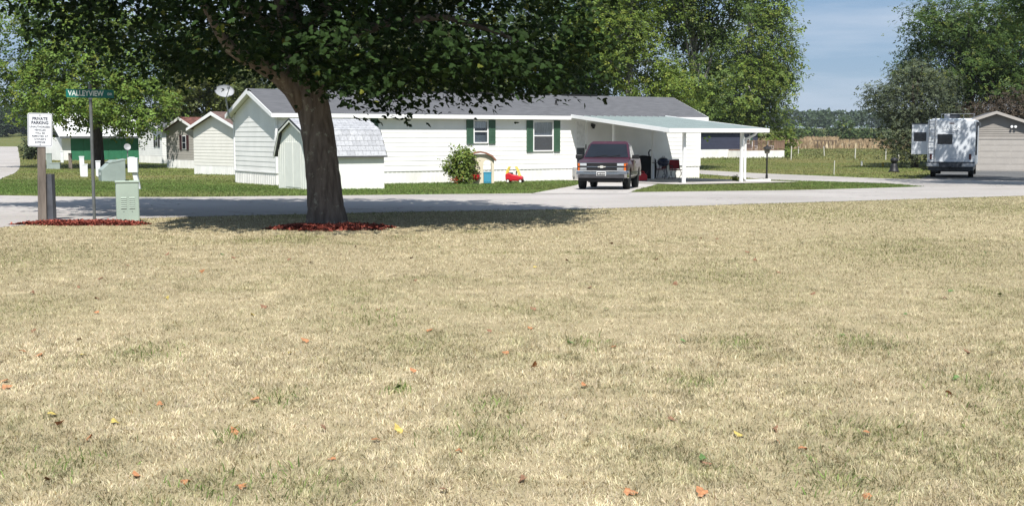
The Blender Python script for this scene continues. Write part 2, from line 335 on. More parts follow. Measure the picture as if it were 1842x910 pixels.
# ------------------------------------------------------------------ buildings
WHITE = mat('white_vinyl', (.80, .795, .775), .55, .05, 1.1, spec=.3)
TRIM = mat('white_trim', (.80, .80, .80), .5, .02, 2)
SKIRT = mat('white_skirting', (.79, .78, .76), .5, .08, 1.6, stretch=(1, 1, .5))
SHG = mat('grey_shingles', (.105, .107, .116), .9, .14, 3.2, .3, spec=.15, bscale=50, stretch=(.6, 3, 3))
GREEN = mat('green_shutter_paint', (.055, .115, .075), .5, .1, 5)
GLS = glass('window_glass'); CURT = mat('pale_curtain', (.85, .85, .85), .9, .15, 9, stretch=(3, 1, .3))
def clear_glass():
    m = bpy.data.materials.new('clear_pane'); m.use_nodes = True; n_ = m.node_tree; k = n_.links.new
    t = n_.nodes.new('ShaderNodeBsdfTransparent'); g = n_.nodes.new('ShaderNodeBsdfGlossy'); g.inputs['Roughness'].default_value = .03; t.inputs[0].default_value = (.90, .92, .93, 1)
    f = n_.nodes.new('ShaderNodeFresnel'); f.inputs[0].default_value = 1.6; x = n_.nodes.new('ShaderNodeMixShader')
    k(f.outputs[0], x.inputs[0]); k(t.outputs[0], x.inputs[1]); k(g.outputs[0], x.inputs[2]); k(x.outputs[0], n_.nodes['Material Output'].inputs[0]); return m
PANE = clear_glass()
DKIN = mat('dark_interior', (.02, .02, .022), .9, .1)
BLACK = mat('black_plastic', (.015, .015, .016), .5, .1)
GALV = mat('galvanised_steel', (.36, .37, .38), .45, .12, 7, metal=.7)
METAL = mat('grey_metal', (.22, .23, .24), .45, .1, 6, metal=.6)

def split(a, b, cuts):                                      # interval a..b minus cuts
    out = []; x = a
    for c0, c1 in sorted(cuts):
        if c1 <= a or c0 >= b: continue
        if c0 > x: out.append((x, c0))
        x = max(x, c1)
    if x < b: out.append((x, b))
    return out
def lap_front(root, x0, x1, z0, z1, n, openings, m, y=0., name='siding_board', join_=False):
    h = (z1 - z0) / n; J = MB()
    for i in range(n):
        a, b = z0 + i * h, z0 + (i + 1) * h
        for s0, s1 in split(x0, x1, [(o[0], o[1]) for o in openings if o[2] < b - .02 and o[3] > a + .02]):
            for (s0, s1) in ([(s0, s1)] if join_ else [(max(s0, w_) + .0015, min(s1, w_ + 3.66) - .0015) for w_ in np.arange(-3.66 + (i * 1.31) % 3.66, s1, 3.66) if w_ + 3.66 > s0 + .02 and w_ < s1 - .02]):
              q = J if join_ else MB()
              q.hexa([(s0, y - .022, a), (s1, y - .022, a), (s1, y, a), (s0, y, a), (s0, y - .010, b + .006), (s1, y - .010, b + .006), (s1, y, b + .006), (s0, y, b + .006)])
              if not join_: q.build(name, m, root)
    if join_: J.build(name, m, root)
def lap_side(root, y0, y1, z0, ze, zr, n, m, x=0., sgn=-1, name='siding_board', join_=False):   # gable wall in plane x, boards clipped by the roof slope
    h = (zr - z0) / n; J = MB(); ym = (y0 + y1) / 2
    def half(z): return (y1 - y0) / 2 if z <= ze else max(.02, (y1 - y0) / 2 * (zr - z) / (zr - ze))
    for i in range(n):
        a, b = z0 + i * h, z0 + (i + 1) * h; ha, hb = half(a), half(b)
        q = J if join_ else MB(); t0 = x + sgn * .022; t1 = x + sgn * .010
        q.hexa([(t0, ym - ha, a), (t0, ym + ha, a), (x, ym + ha, a), (x, ym - ha, a), (t1, ym - hb, b + .005), (t1, ym + hb, b + .005), (x, ym + hb, b + .005), (x, ym - hb, b + .005)])
        if not join_: q.build(name, m, root)
    if join_: J.build(name, m, root)
def shell(root, L_, w, z0, ze, zr, openings, m, name='wall'):       # backing walls with the window openings left out of the front
    q = MB(); xs_ = sorted({0, L_} | {o[0] for o in openings} | {o[1] for o in openings}); e = .012
    for a, b in zip(xs_[:-1], xs_[1:]):
        for s0, s1 in split(z0, ze, [(o[2], o[3]) for o in openings if o[0] <= a + 1e-4 and o[1] >= b - 1e-4]): q.box(a, b, e, .09, s0, s1)
    q.box(0, L_, w - .09, w - e, z0, ze)
    for x0, x1 in ((e, .09), (L_ - .09, L_ - e)): q.prism([(.09, z0), (w - .09, z0), (w - .09, ze), (w / 2, zr - .06), (.09, ze)], x0, x1, 'x')
    return q.build(name, m, root)
def gable_roof(root, L_, w, ze, zr, oh, m, th=.10, name='roof'):
    q = MB(); k = (zr - ze) / (w / 2); zo = ze - k * oh
    q.prism([(-oh, zo + .03), (w / 2, zr + .03), (w + oh, zo + .03), (w + oh, zo + th), (w / 2, zr + th + .03), (-oh, zo + th)], -oh, L_ + oh, 'x')
    return q.build(name, m, root)
def skirting(root, L_, w, z0, z1, m, step=.22, zb=None):
    q = MB(); rn = random.Random(2)
    def seg(a, b):                                          # ribbed panel from a to b (xy)
        a = Vector((*a, 0)); b = Vector((*b, 0)); d = b - a; l = d.length; d.normalize(); nn = Vector((d.y, -d.x, 0)); t = 0
        while t < l - .01:
            e = min(t + step, l); p, r = a + d * t, a + d * e
            for s0, s1, o in ((0, .72, .012), (.72, 1, .026)):
                u0, u1 = p + (r - p) * s0, p + (r - p) * s1
                q.hexa([(*(u0 + nn * o).xy, z0), (*(u1 + nn * o).xy, z0), (*(u1 - nn * .02).xy, z0), (*(u0 - nn * .02).xy, z0), (*(u0 + nn * o).xy, z1), (*(u1 + nn * o).xy, z1), (*(u1 - nn * .02).xy, z1), (*(u0 - nn * .02).xy, z1)])
            t = e
    seg((0, 0), (L_, 0)); seg((L_, 0), (L_, w)); seg((L_, w), (0, w)); seg((0, w), (0, 0))
    return q.build('skirting', m, root)
def window(root, x0, x1, z0, z1, shutters=True, dark=False, smat=None, valance=False, y=0.):
    w = MB(); f = .055
    w.box(x0 - f, x1 + f, y - .05, y + .03, z0 - f, z0); w.box(x0 - f, x1 + f, y - .05, y + .03, z1, z1 + f); w.box(x0 - f, x0, y - .049, y + .03, z0, z1); w.box(x1, x1 + f, y - .049, y + .03, z0, z1)
    fr = w.build('window', TRIM, root)
    zm = (z0 + z1) / 2 + .02
    MB().box(x0, x1, y - .035, y + .012, zm - .025, zm + .025).build('sash_rail', TRIM, fr)
    MB().box(x0, x1, y + .000, y + .006, zm + .025, z1).build('pane', PANE, fr); MB().box(x0, x1, y - .012, y - .006, z0, zm - .025).build('pane', PANE, fr)
    q = MB(); n_ = 16; xs_ = np.linspace(x0, x1, n_)
    if dark:                                                # tied-back curtain with a dark room behind
        MB().box(x0, x1, y + .14, y + .15, z0, z1).build('interior', DKIN, fr)
        for (a, b, s0, s1) in ((x0, x1, z0, z0 + (z1 - z0) * .34), (x0, x1, zm + .16, z1 - .02)):
            q = MB()
            for i in range(n_ - 1): q.add([(xs_[i], y + .07 + .012 * (i % 2), s0), (xs_[i + 1], y + .07 + .012 * ((i + 1) % 2), s0), (xs_[i + 1], y + .07 + .012 * ((i + 1) % 2), s1), (xs_[i], y + .07 + .012 * (i % 2), s1)], [(0, 1, 2, 3)])
            q.build('curtain', CURT, fr)
    else:
        for i in range(n_ - 1): q.add([(xs_[i], y + .032 + .015 * (i % 2), z0), (xs_[i + 1], y + .032 + .015 * ((i + 1) % 2), z0), (xs_[i + 1], y + .032 + .015 * ((i + 1) % 2), z1), (xs_[i], y + .032 + .015 * (i % 2), z1)], [(0, 1, 2, 3)])
        q.build('curtain', CURT, fr)
        MB().box(x0, x1, y - .02, y - .016, z0, zm - .025).build('insect_screen', SCREEN, fr)
    if shutters:
        sw = min(.36, (x1 - x0) * .55)
        for s0 in (x0 - f - .02 - sw, x1 + f + .02):
            q = MB(); q.box(s0, s0 + sw, y - .062, y - .031, z0 - .08, z1 + .08); sh = q.build('shutter', smat or GREEN, root)
            q = MB(); zc = (z0 + z1) / 2
            for a, b in ((z0 - .08, z0 - .02), (zc - .03, zc + .03), (z1 + .02, z1 + .08)): q.box(s0, s0 + sw, y - .072, y - .06, a, b)
            q.box(s0, s0 + .05, y - .071, y - .06, z0 - .079, z1 + .079); q.box(s0 + sw - .05, s0 + sw, y - .071, y - .06, z0 - .079, z1 + .079); q.build('shutter_frame', smat or GREEN, sh)
            q = MB()
            for z in np.arange(z0, z1, .07):
                if abs(z - zc) > .06: q.bar((s0 + .05, y - .066, z), (s0 + sw - .05, y - .066, z), .012, .03)
            tag(q.build('louvres', smat or GREEN, sh), kind='stuff')
    return fr
def screen_mat():
    m = bpy.data.materials.new('insect_screen'); m.use_nodes = True; n_ = m.node_tree; k = n_.links.new
    t = n_.nodes.new('ShaderNodeBsdfTransparent'); d = n_.nodes.new('ShaderNodeBsdfDiffuse'); d.inputs[0].default_value = (.10, .105, .115, 1); x = n_.nodes.new('ShaderNodeMixShader'); x.inputs[0].default_value = .55
    k(t.outputs[0], x.inputs[1]); k(d.outputs[0], x.inputs[2]); k(x.outputs[0], n_.nodes['Material Output'].inputs[0]); return m
SCREEN = screen_mat()

# ---- the long white home
home = empty('mobile_home', A0, BETA, 'long white mobile home with grey shingle roof and green shutters', 'mobile home')
WD = 5.1; zs = ZW(690, 307); ze = ZW(760, 205.5); zr = At(455, 165, (A0 + dn_ * WD / 2).y).z - HZ0
print('home', LEN, zs, ze, zr, 'carport', cu0, cu1)
win = []
for (a, b, t, bt) in ((853, 876, 219, 256), (960, 993, 220, 270.5), (634, 664, 216, 250)):
    win.append((U(a), U(b), ZW((a + b) / 2, bt), ZW((a + b) / 2, t)))
dr = (U(1035), U(1054), zs - .05, ZW(1045, 215.5))
ops = win + [dr]
shell(home, LEN, WD, zs - .15, ze, zr, [(o[0], o[1], max(o[2], zs - .149), o[3]) for o in ops], WHITE)
f = .055; so = [(o[0] - f, o[1] + f, o[2] - f, o[3] + f) for o in win] + [(dr[0] - .07, dr[1] + .07, zs - .2, dr[3] + .07)]
lap_front(home, .09, LEN - .09, zs, ze - .02, 12, so, WHITE)
lap_side(home, .09, WD - .09, zs, ze, zr - .03, 16, WHITE)
lap_side(home, .09, WD - .09, zs, ze, zr - .03, 16, WHITE, x=LEN, sgn=1, join_=True, name='siding')
for x, y in ((0, 0), (LEN, 0), (0, WD), (LEN, WD)): MB().box(x - .045, x + .045, y - .045, y + .045, zs, ze - .03).build('corner_trim', TRIM, home)
q = MB(); q.box(-.04, LEN + .04, -.045, -.01, zs - .05, zs - .005); q.box(-.045, -.01, -.04, WD, zs - .05, zs - .005); q.build('skirting_cap', TRIM, home)
skirting(home, LEN, WD, -.35, zs - .05, SKIRT)
OH = .30
roof = gable_roof(home, LEN, WD, ze, zr, OH, SHG)
k_ = (zr - ze) / (WD / 2); zo = ze - k_ * OH
q = MB()
q.box(-OH - .02, LEN + OH + .02, -OH - .02, -OH, zo - .09, zo + .085); q.box(-OH, LEN + OH, -OH, 0, zo - .005, zo + .01)
q.box(-OH - .02, LEN + OH + .02, WD + OH, WD + OH + .02, zo - .09, zo + .085)
q.build('fascia', TRIM, home)
for x0 in (-OH - .03, LEN + OH + .005):
    MB().prism([(-OH - .02, zo - .09), (WD / 2, zr - .10), (WD + OH + .02, zo - .09), (WD + OH + .02, zo + .09), (WD / 2, zr + .12), (-OH - .02, zo + .09)], x0, x0 + .025, 'x').build('rake_board', TRIM, home)
q = MB(); q.prism([(-OH, zo), (WD / 2, zr + .0), (WD + OH, zo), (WD + OH, zo + .02), (WD / 2, zr + .02), (-OH, zo + .02)], -OH, 0, 'x'); q.build('soffit', TRIM, home)
rn = random.Random(4); q = MB(); x = U(740, WD / 2)
while x < U(1075, WD / 2):                                  # low black ridge vents
    l = rn.uniform(1.2, 2.6); q.box(x, x + l, WD / 2 - .12, WD / 2 + .12, zr + .10, zr + .17); x += l + rn.uniform(.1, .9)
q.build('ridge_vent', BLACK, home)
for px in (592, 1000):
    u = U(px, 1.2); z = ze + k_ * 1.2
    q = MB(); q.lathe([(.05, z), (.05, z + .32), (.035, z + .33)], 10, (u, 1.2, 0)); q.lathe([(.13, z + .08), (.06, z + .16)], 10, (u, 1.2, 0)); q.build('vent_pipe', BLACK, home)
for i, o in enumerate(win): window(home, *o, dark=(i == 0))
# storm door, wall lamp, steps
d0, d1, dz0, dz1 = dr
q = MB(); q.box(d0 - .07, d0, -.05, .03, dz0, dz1); q.box(d1, d1 + .07, -.05, .03, dz0, dz1); q.box(d0 - .07, d1 + .07, -.052, .03, dz1, dz1 + .07); dor = q.build('door', TRIM, home)
q = MB(); q.box(d0, d1, .02, .06, dz0, dz1); q.build('door_leaf', mat('grey_door', (.72, .72, .72), .5), dor)
dm = dz0 + (dz1 - dz0) * .44
q = MB(); q.box(d0 + .08, d1 - .08, .005, .012, dz0 + .12, dm - .05); q.build('insect_screen', SCREEN, dor)
q = MB(); q.box(d0, d1, -.015, .02, dm - .045, dm + .045); q.box(d0, d0 + .075, -.014, .02, dz0, dz1); q.box(d1 - .075, d1, -.014, .02, dz0, dz1); q.box(d0, d1, -.013, .02, dz1 - .09, dz1); q.box(d0, d1, -.013, .02, dz0, dz0 + .1); q.build('door_frame', TRIM, dor)
q = MB(); q.bar((d1 - .04, -.05, dm - .12), (d1 - .04, -.05, dm + .12), .03); q.bar((d1 - .04, -.05, dm), (d1 - .04, 0, dm), .02); q.build('door_handle', BLACK, dor)
u = U(1064); z = ZW(1064, 226); q = MB(); q.box(u - .06, u + .06, -.06, 0, z - .05, z + .1); q.lathe([(.05, z - .16), (.09, z - .05), (.11, z + .03), (.03, z + .08)], 8, (u, -.15, 0)); q.build('wall_lamp', BLACK, home)
q = MB()
for i, (h, y1) in enumerate(((.18, -1.15), (.36, -.85), (.54, -.55))): q.box(d0 - .1, d1 + .1, y1, -.05, -.05 if i == 0 else h - .18, h)
stp = q.build('door_steps', mat('step_concrete', (.42, .41, .39), .9, .1, 5, .2)); stp.location = A0; stp.rotation_euler = (0, 0, BETA)
tag(stp, 'low pale steps below the grey storm door of the white home', 'steps')
# downspout-like light trims on the wall right of the carport: small utility box
q = MB(); u = U(1032); q.box(u - .1, u + .1, -.12, -.03, .1, .55); q.build('meter_box', mat('box_grey', (.3, .3, .3), .5), home)
# ---- satellite dish on a mast by the left eave
dp = hw(-.42, WD * .93); zb = HZ0 + zo
dish = empty('satellite_dish', (dp.x, dp.y, zb - .25), 0, 'grey satellite dish on a bent mast at the left eave of the white home', 'satellite dish')
tp = At(403, 166, dp.y - .5); lt_ = tp - Vector(dish.location)
q = MB(); q.tube([(.25, .1, 0), (.05, 0, .25), (lt_.x - .02, lt_.y + .3, lt_.z - .15), (lt_.x, lt_.y + .1, lt_.z)], .035, 8); q.build('mast', GALV, dish)
q = MB(); prof = [(0.01 + .50 * t, .12 * t * t) for t in np.linspace(0, 1, 8)]
q.lathe(prof + [(.50, .135)] + [(r_, h_ + .015) for r_, h_ in prof[::-1]], 28)
dd = q.build('reflector', mat('dish_grey', (.30, .31, .325), .5, .04), dish, smooth=True); dd.location = lt_; dd.scale = (.62, .86, 1)
dd.rotation_euler = Vector((.35, -.80, .42)).to_track_quat('Z', 'X').to_euler()
fw = Vector((.35, -.80, .42)).normalized()
q = MB(); e_ = lt_ + fw * .48 + Vector((.12, 0, -.05)); q.tube([lt_ + Vector((.05, -.05, -.40)), e_ + Vector((0, 0, -.12)), e_], .018, 6); q.box(e_.x - .05, e_.x + .05, e_.y - .06, e_.y + .06, e_.z - .04, e_.z + .06); q.build('feed_arm', METAL, dish)

# ---- carport
P_ = next(v for v in np.arange(5, 12, .02) if U(1203, -v) <= cu0); OHc = .45; cu1 = U(1379, -P_)
car = empty('carport', hw(cu0, 0), BETA, 'white post carport with ribbed metal roof on the front of the white home', 'carport')
cl = cu1 - cu0; zw = ZW(1022, 208.5, -.3); pc = hw(cu0, -P_); zf = At(1203, 237.5, pc.y).z - HZ0
zg = lambda u, v: float(gz(hw(cu0 + u, v).y)) - A0.z
car.location.z = A0.z
CROOF = mat('pale_green_metal_roof', (.40, .46, .44), .35, .06, 1.5, metal=.35, spec=.4)
npn = 15; st = cl / npn
def zrf(v): return zw + (zf + .10 - zw) * (-v) / P_
for i in range(npn):                                        # ribbed pans running down the slope
    q = MB(); a = i * st; rib = st * .14
    pr = [(a + .004, 0), (a + st - rib, 0), (a + st - rib * .8, .05), (a + st - rib * .2, .05), (a + st - .004, 0)]
    vs = [(x, -.32, zrf(-.32) + z + dz) for dz in (0, -.015) for x, z in pr] + [(x, -P_ + .01, zrf(-P_) + z + dz) for dz in (0, -.015) for x, z in pr]
    fs = [(j, j + 1, 10 + j + 1, 10 + j) for j in range(4)] + [(5 + j, 10 + 5 + j, 10 + 6 + j, 6 + j) for j in range(4)]
    q.add(vs, fs); q.build('roof_panel', CROOF, car)
q = MB(); t = .16
q.box(-.06, cl + .06, -P_ - .10, -P_, zf - .02, zf + t); q.build('gutter', TRIM, car)
for x0 in (-.06, cl + .01): MB().hexa([(x0, -P_, zf - .02), (x0 + .05, -P_, zf - .02), (x0 + .05, -.3, zw - .10), (x0, -.3, zw - .10), (x0, -P_, zf + t), (x0 + .05, -P_, zf + t), (x0 + .05, -.3, zw + .06), (x0, -.3, zw + .06)]).build('edge_fascia', TRIM, car)
v1 = -P_ + .35; vi = -1.5
for v in (v1, vi):
    MB().box(0, cl, v - .04, v + .04, zrf(v) - .17, zrf(v) - .03).build('beam', TRIM, car)
def Ui(px, v): return U(px, v) - cu0
posts = [(Ui(1230.5, v1), v1), (Ui(1334, v1), v1), (Ui(1104, vi), vi), (Ui(1174.5, vi), vi)]
print('posts', posts)
for u, v in posts:
    MB().box(u - .06, u + .06, v - .06, v + .06, zg(u, v), zrf(v) - .16).build('post', TRIM, car)
u, v = posts[1]; g = zg(u, v)
q = MB(); q.tube([(u + .55, -P_ - .05, zf), (u + .50, -P_ + .02, zf - .12), (u + .20, v - .08, zf - .32), (u + .14, v - .09, zf - .45), (u + .14, v - .09, g + .18), (u + .22, v - .1, g + .09), (u + 1.4, v - .45, g + .09)], .055, 8); q.build('downspout', TRIM, car)
u = Ui(1283, -P_ * .6); q = MB(); q.box(u - .3, u + .3, -P_ * .6 - .1, -P_ * .6 + .1, zrf(-P_ * .6) - .14, zrf(-P_ * .6) - .04); q.build('ceiling_light', TRIM, car)

# ---- gambrel shed
sA = Gd(556.5, 341.7); shed = empty('garden_shed', sA, BETA, 'pale barn-roofed garden shed in front of the white home behind the tree', 'shed')
sw_ = 3.0; SL = 0.0
for l in np.arange(2, 6, .02):                              # length so that the far corner falls where it is seen
    pt = sA + dx_ * l
    if (pt.x / (cp * pt.y + 0)) * F + CX >= 690: SL = l; break
SHEDW = mat('cream_shed_paint', (.78, .79, .74), .6, .03, 3, .1)
zz_ = lambda py, p: At(600, py, p.y).z - sA.z
we = zz_(281, sA); wk = zz_(237, sA + dn_ * .5); wp = zz_(217, sA + dn_ * sw_ / 2)
print('shed', SL, we, wk, wp)
gp = [(0, -.05), (sw_, -.05), (sw_, we), (sw_ * .84, wk), (sw_ / 2, wp), (sw_ * .16, wk), (0, we)]
MB().prism(gp, 0, SL, 'x').build('wall', SHEDW, shed)
q = MB()
for y in np.arange(.15, sw_, .2): q.box(-.006, 0, y, y + .012, 0, min(we + .2 + 2.2 * min(y, sw_ - y), wp - .1))
tag(q.build('groove_battens', SHEDW, shed), kind='stuff')
q = MB(); q.box(-.012, .0, sw_ * .25, sw_ * .75, .05, we + .5); dd_ = q.build('double_door', SHEDW, shed)
MB().box(-.018, -.012, sw_ * .5 - .006, sw_ * .5 + .006, .05, we + .5).build('door_strip', SHEDW, dd_)
o_ = .07; rp = [(-o_ * 2, we - .02), (sw_ * .16 - o_, wk + .05), (sw_ / 2, wp + .07), (sw_ * .84 + o_, wk + .05), (sw_ + o_ * 2, we - .02)]
ri = [(a, b - .05) for a, b in rp]
MB().prism(rp + ri[::-1], -.12, SL + .08, 'x').build('roof', mat('shed_roof_deck', (.10, .10, .11), .8), shed)
rt = [(a * 1.0, b + .0) for a, b in rp]; q = MB(); q.prism([(a, b - .04) for a, b in rp] + [(a, b - .12) for a, b in rp[::-1]], -.15, -.121, 'x'); q.build('gable_trim', SHEDW, shed)
q = MB(); q.prism([(a, b + .012) for a, b in rp] + [(a, b - .035) for a, b in rp[::-1]], -.16, -.1205, 'x'); q.build('drip_edge', BLACK, shed)
SHI = [mat('pale_shingle_%s' % t, c, .9, .15, 14, .4, bscale=80) for t, c in (('light', (.40, .408, .43)), ('mid', (.365, .372, .395)), ('dark', (.335, .342, .365)))]
rn = random.Random(8); shme = {}
def shingle(L2, a, b, x, wdt):
    (ya, za), (yb, zb_) = a, b; nn = Vector((0, -(zb_ - za), (yb - ya))).normalized(); nn = nn if nn.z > 0 else -nn
    up = Vector((0, yb - ya, zb_ - za)); q = MB(); o = Vector((0, ya, za)) + nn * .004
    p = [o + nn * .0, o + Vector((wdt, 0, 0)), o + Vector((wdt, 0, 0)) + up, o + up]
    q.hexa([p[0], p[1], p[2], p[3], p[0] + nn * .016, p[1] + nn * .016, p[2] + nn * .005, p[3] + nn * .005]); return q
for (a, b, rows) in ((rp[0], rp[1], 5), (rp[1], rp[2], 6)):
    for r in range(rows):
        y0 = a[0] + (b[0] - a[0]) * r / rows; z0 = a[1] + (b[1] - a[1]) * r / rows; y1 = a[0] + (b[0] - a[0]) * (r + 1) / rows; z1 = a[1] + (b[1] - a[1]) * (r + 1) / rows
        x = -.12 - (r % 2) * .16
        while x < SL + .07:
            x0 = max(x, -.12); x1 = min(x + .315, SL + .08)
            if x1 - x0 > .05: shingle(0, (y0, z0), (y1, z1), 0, x1 - x0).build('shingle', rn.choice(SHI), shed, loc=(x0, 0, 0))
            x += .325

# ---- other homes
def simple_home(name, label, A, beta, L_, w, h0, h1, h2, wall, roofm, skirtm=None, wins=(), cat='mobile home', n=12, gwins=()):
    r = empty(name, A, beta, label, cat)
    shell(r, L_, w, h0 - .1, h1, h2, [w_ for w_ in wins], wall)
    f = .055
    lap_front(r, 0, L_, h0, h1, n, [(o[0] - f, o[1] + f, o[2] - f, o[3] + f) for o in wins], wall, join_=True, name='siding')
    lap_side(r, 0, w, h0, h1, h2 - .04, n + 4, wall, join_=True, name='gable_siding'); lap_side(r, 0, w, h0, h1, h2 - .04, n + 4, wall, x=L_, sgn=1, join_=True, name='gable_siding')
    skirting(r, L_, w, -.3, h0 - .02, skirtm or SKIRT)
    gable_roof(r, L_, w, h1, h2, .3, roofm)
    k = (h2 - h1) / (w / 2); zo = h1 - k * .3; q = MB()
    for x0 in (-.33, L_ + .305): q.prism([(-.32, zo - .07), (w / 2, h2 - .09), (w + .32, zo - .07), (w + .32, zo + .09), (w / 2, h2 + .12), (-.32, zo + .09)], x0, x0 + .025, 'x')
    q.box(-.3, L_ + .3, -.32, -.3, zo - .07, zo + .08); q.box(-.3, L_ + .3, w + .3, w + .32, zo - .07, zo + .08); q.build('fascia', TRIM, r)
    for o in wins: window(r, *o)
    for (yc, zc, ww, hh, sm) in gwins:                      # window on the gable end
        q = MB(); q.box(-.06, -.01, yc - ww / 2 - .05, yc + ww / 2 + .05, zc - hh / 2 - .05, zc + hh / 2 + .05); wf = q.build('window', TRIM, r)
        MB().box(-.07, -.06, yc - ww / 2, yc + ww / 2, zc - hh / 2, zc - .02).build('pane', GLS, wf); MB().box(-.07, -.06, yc - ww / 2, yc + ww / 2, zc + .02, zc + hh / 2).build('pane', GLS, wf)
        for s in (-1, 1):
            y0 = yc + s * (ww / 2 + .07 + .18); MB().box(-.07, -.03, y0 - .17, y0 + .17, zc - hh / 2 - .08, zc + hh / 2 + .08).build('shutter', sm, r)
    return r
BEIGE = mat('beige_vinyl', (.72, .70, .65), .6, .03, 2); TAUPE = mat('taupe_vinyl', (.36, .34, .31), .6, .04, 2)
BRS = mat('brown_shingles', (.13, .085, .075), .9, .3, 4, .3, stretch=(.6, 3, 3)); RDS = mat('red_brown_shingles', (.14, .06, .05), .9, .3, 4, .3)
MAR = mat('dark_maroon_paint', (.05, .02, .022), .6)
b2 = R(46); a2 = Gd(431, 315)
simple_home('mobile_home', 'beige mobile home with brown roof, its gable end beside the white home', a2, b2, 15, 4.9, .50, 2.75, 3.60, BEIGE, BRS, n=12)
b1 = R(44); a1 = Gd(360, 304)
simple_home('mobile_home', 'shaded grey-brown mobile home with maroon shutters behind the beige one', a1, b1, 15, 5.0, .65, 2.9, 3.75, TAUPE, RDS, n=12, gwins=((2.2, 1.95, .5, .95, MAR),))
b3 = R(38); a3 = Gd(293, 294.5)
simple_home('mobile_home', 'white mobile home partly hidden by leaves left of the maroon shutters', a3, b3, 14, 5.6, .7, 3.0, 3.9, WHITE, SHG, n=12, gwins=((1.2, 2.0, .5, .9, BLACK),))
# green-walled outbuilding with a pale roof
gA = Gd(112, 289); gB = Gd(262, 287); q = (gB - gA); ga = math.atan2(q.y, q.x); GLn = q.xy.length
barn = empty('outbuilding', gA, ga, 'low outbuilding with green wall and white metal roof behind the far maple', 'outbuilding')
GRW = mat('green_painted_wall', (.035, .17, .09), .6, .08, 2); WMR = mat('white_metal_roof', (.72, .73, .74), .4, .05, 2)
q = MB(); q.box(0, .9, 0, .15, -.1, 2.3); q.box(0, GLn, .16, 6, -.1, 2.3); q.build('wall', WHITE, barn)
for i in range(6):
    a = .9 + (GLn - .9) * i / 6; b = .9 + (GLn - .9) * (i + 1) / 6
    MB().box(a + .01, b - .01, .02, .14, .0, 2.3).build('wall_panel', GRW, barn)
q = MB(); q.prism([(-.6, 2.25), (3, 4.7), (6.6, 2.25), (6.6, 2.4), (3, 4.85), (-.6, 2.4)], -.4, GLn + .4, 'x'); q.build('roof', WMR, barn)
MB().box(-.4, GLn + .4, -.66, -.605, 2.2, 2.42).build('fascia', METAL, barn)
# navy home with deck, far right of the carport
nA = Gd(1236, 285); nb_ = Gd(1362, 283); q = nb_ - nA; na = math.atan2(q.y, q.x); NL = q.xy.length
NAVY = mat('navy_vinyl', (.045, .05, .08), .6, .06, 2)
nav = simple_home('mobile_home', 'navy blue mobile home with white skirting seen under the carport roof', nA, na, NL, 5, 0.95, 2.95, 3.5, NAVY, SHG, n=12, wins=((NL * .80, NL * .88, 1.6, 2.7),))
dk0 = NL * .57; dk1 = NL * 1.14
deck = empty('deck', nA, na, 'brown wooden deck with railing and white skirting beside the navy home', 'deck')
WOOD = mat('weathered_deck_wood', (.23, .15, .105), .85, .2, 5, .2, stretch=(1, 1, .2))
MB().box(dk0, dk1, -2.6, -.08, .80, .92).build('floor', WOOD, deck)
q = MB(); q.box(dk0, dk1, -2.66, -2.6, -.2, .79); q.box(dk0 - .05, dk0, -2.6, -.1, -.2, .79); q.box(dk1, dk1 + .05, -2.6, -.1, -.2, .79); q.build('skirting', SKIRT, deck)
q = MB(); q.box(dk0, dk1, -2.66, -2.56, 1.84, 1.92); q.box(dk0, dk1, -2.64, -2.58, 1.0, 1.08); q.build('rail', WOOD, deck)
for i in range(6): x = dk0 + .05 + (dk1 - dk0 - .1) * i / 5; MB().box(x - .06, x + .06, -2.67, -2.55, .92, 1.98).build('post', WOOD, deck)
q = MB(); x = dk0 + .2
while x < dk1 - .1:
    wd = .14 if x > dk0 + (dk1 - dk0) * .72 else .05
    q.box(x, x + wd, -2.63, -2.6, 1.08, 1.84); x += .16
tag(q.build('balusters', WOOD, deck), kind='stuff')
q = MB()
for s in (0, .45): q.bar((dk0 + .9 + s, -1.2, .92), (dk0 + .9 + s, -1.0, 2.6), .06)
for i in range(5): q.bar((dk0 + .9, -1.1, 1.2 + i * .3), (dk0 + 1.35, -1.1, 1.2 + i * .3), .05)
lad = q.build('step_ladder', TRIM); lad.location = nA; lad.rotation_euler = (0, 0, na); tag(lad, 'white ladder standing on the wooden deck of the navy home', 'ladder')
def patio_chair(x, y, lab):
    r = empty('patio_chair', nA + Vector((math.cos(na) * x - math.sin(na) * y, math.sin(na) * x + math.cos(na) * y, .92)), na + .4, lab, 'chair', 'white chairs on the deck')
    MB().box(-.25, .25, -.25, .25, .38, .43).build('seat', TRIM, r); MB().box(-.25, .25, .22, .27, .43, .95).build('backrest', TRIM, r)
    for sx in (-1, 1):
        for sy in (-1, 1): MB().box(sx * .22 - .03, sx * .22 + .03, sy * .22 - .03, sy * .22 + .03, 0, .38).build('leg', TRIM, r)
patio_chair(dk0 + 2.6, -1.6, 'white patio chair on the deck nearer the ladder'); patio_chair(dk0 + 5.2, -1.7, 'white patio chair on the deck farther from the ladder')

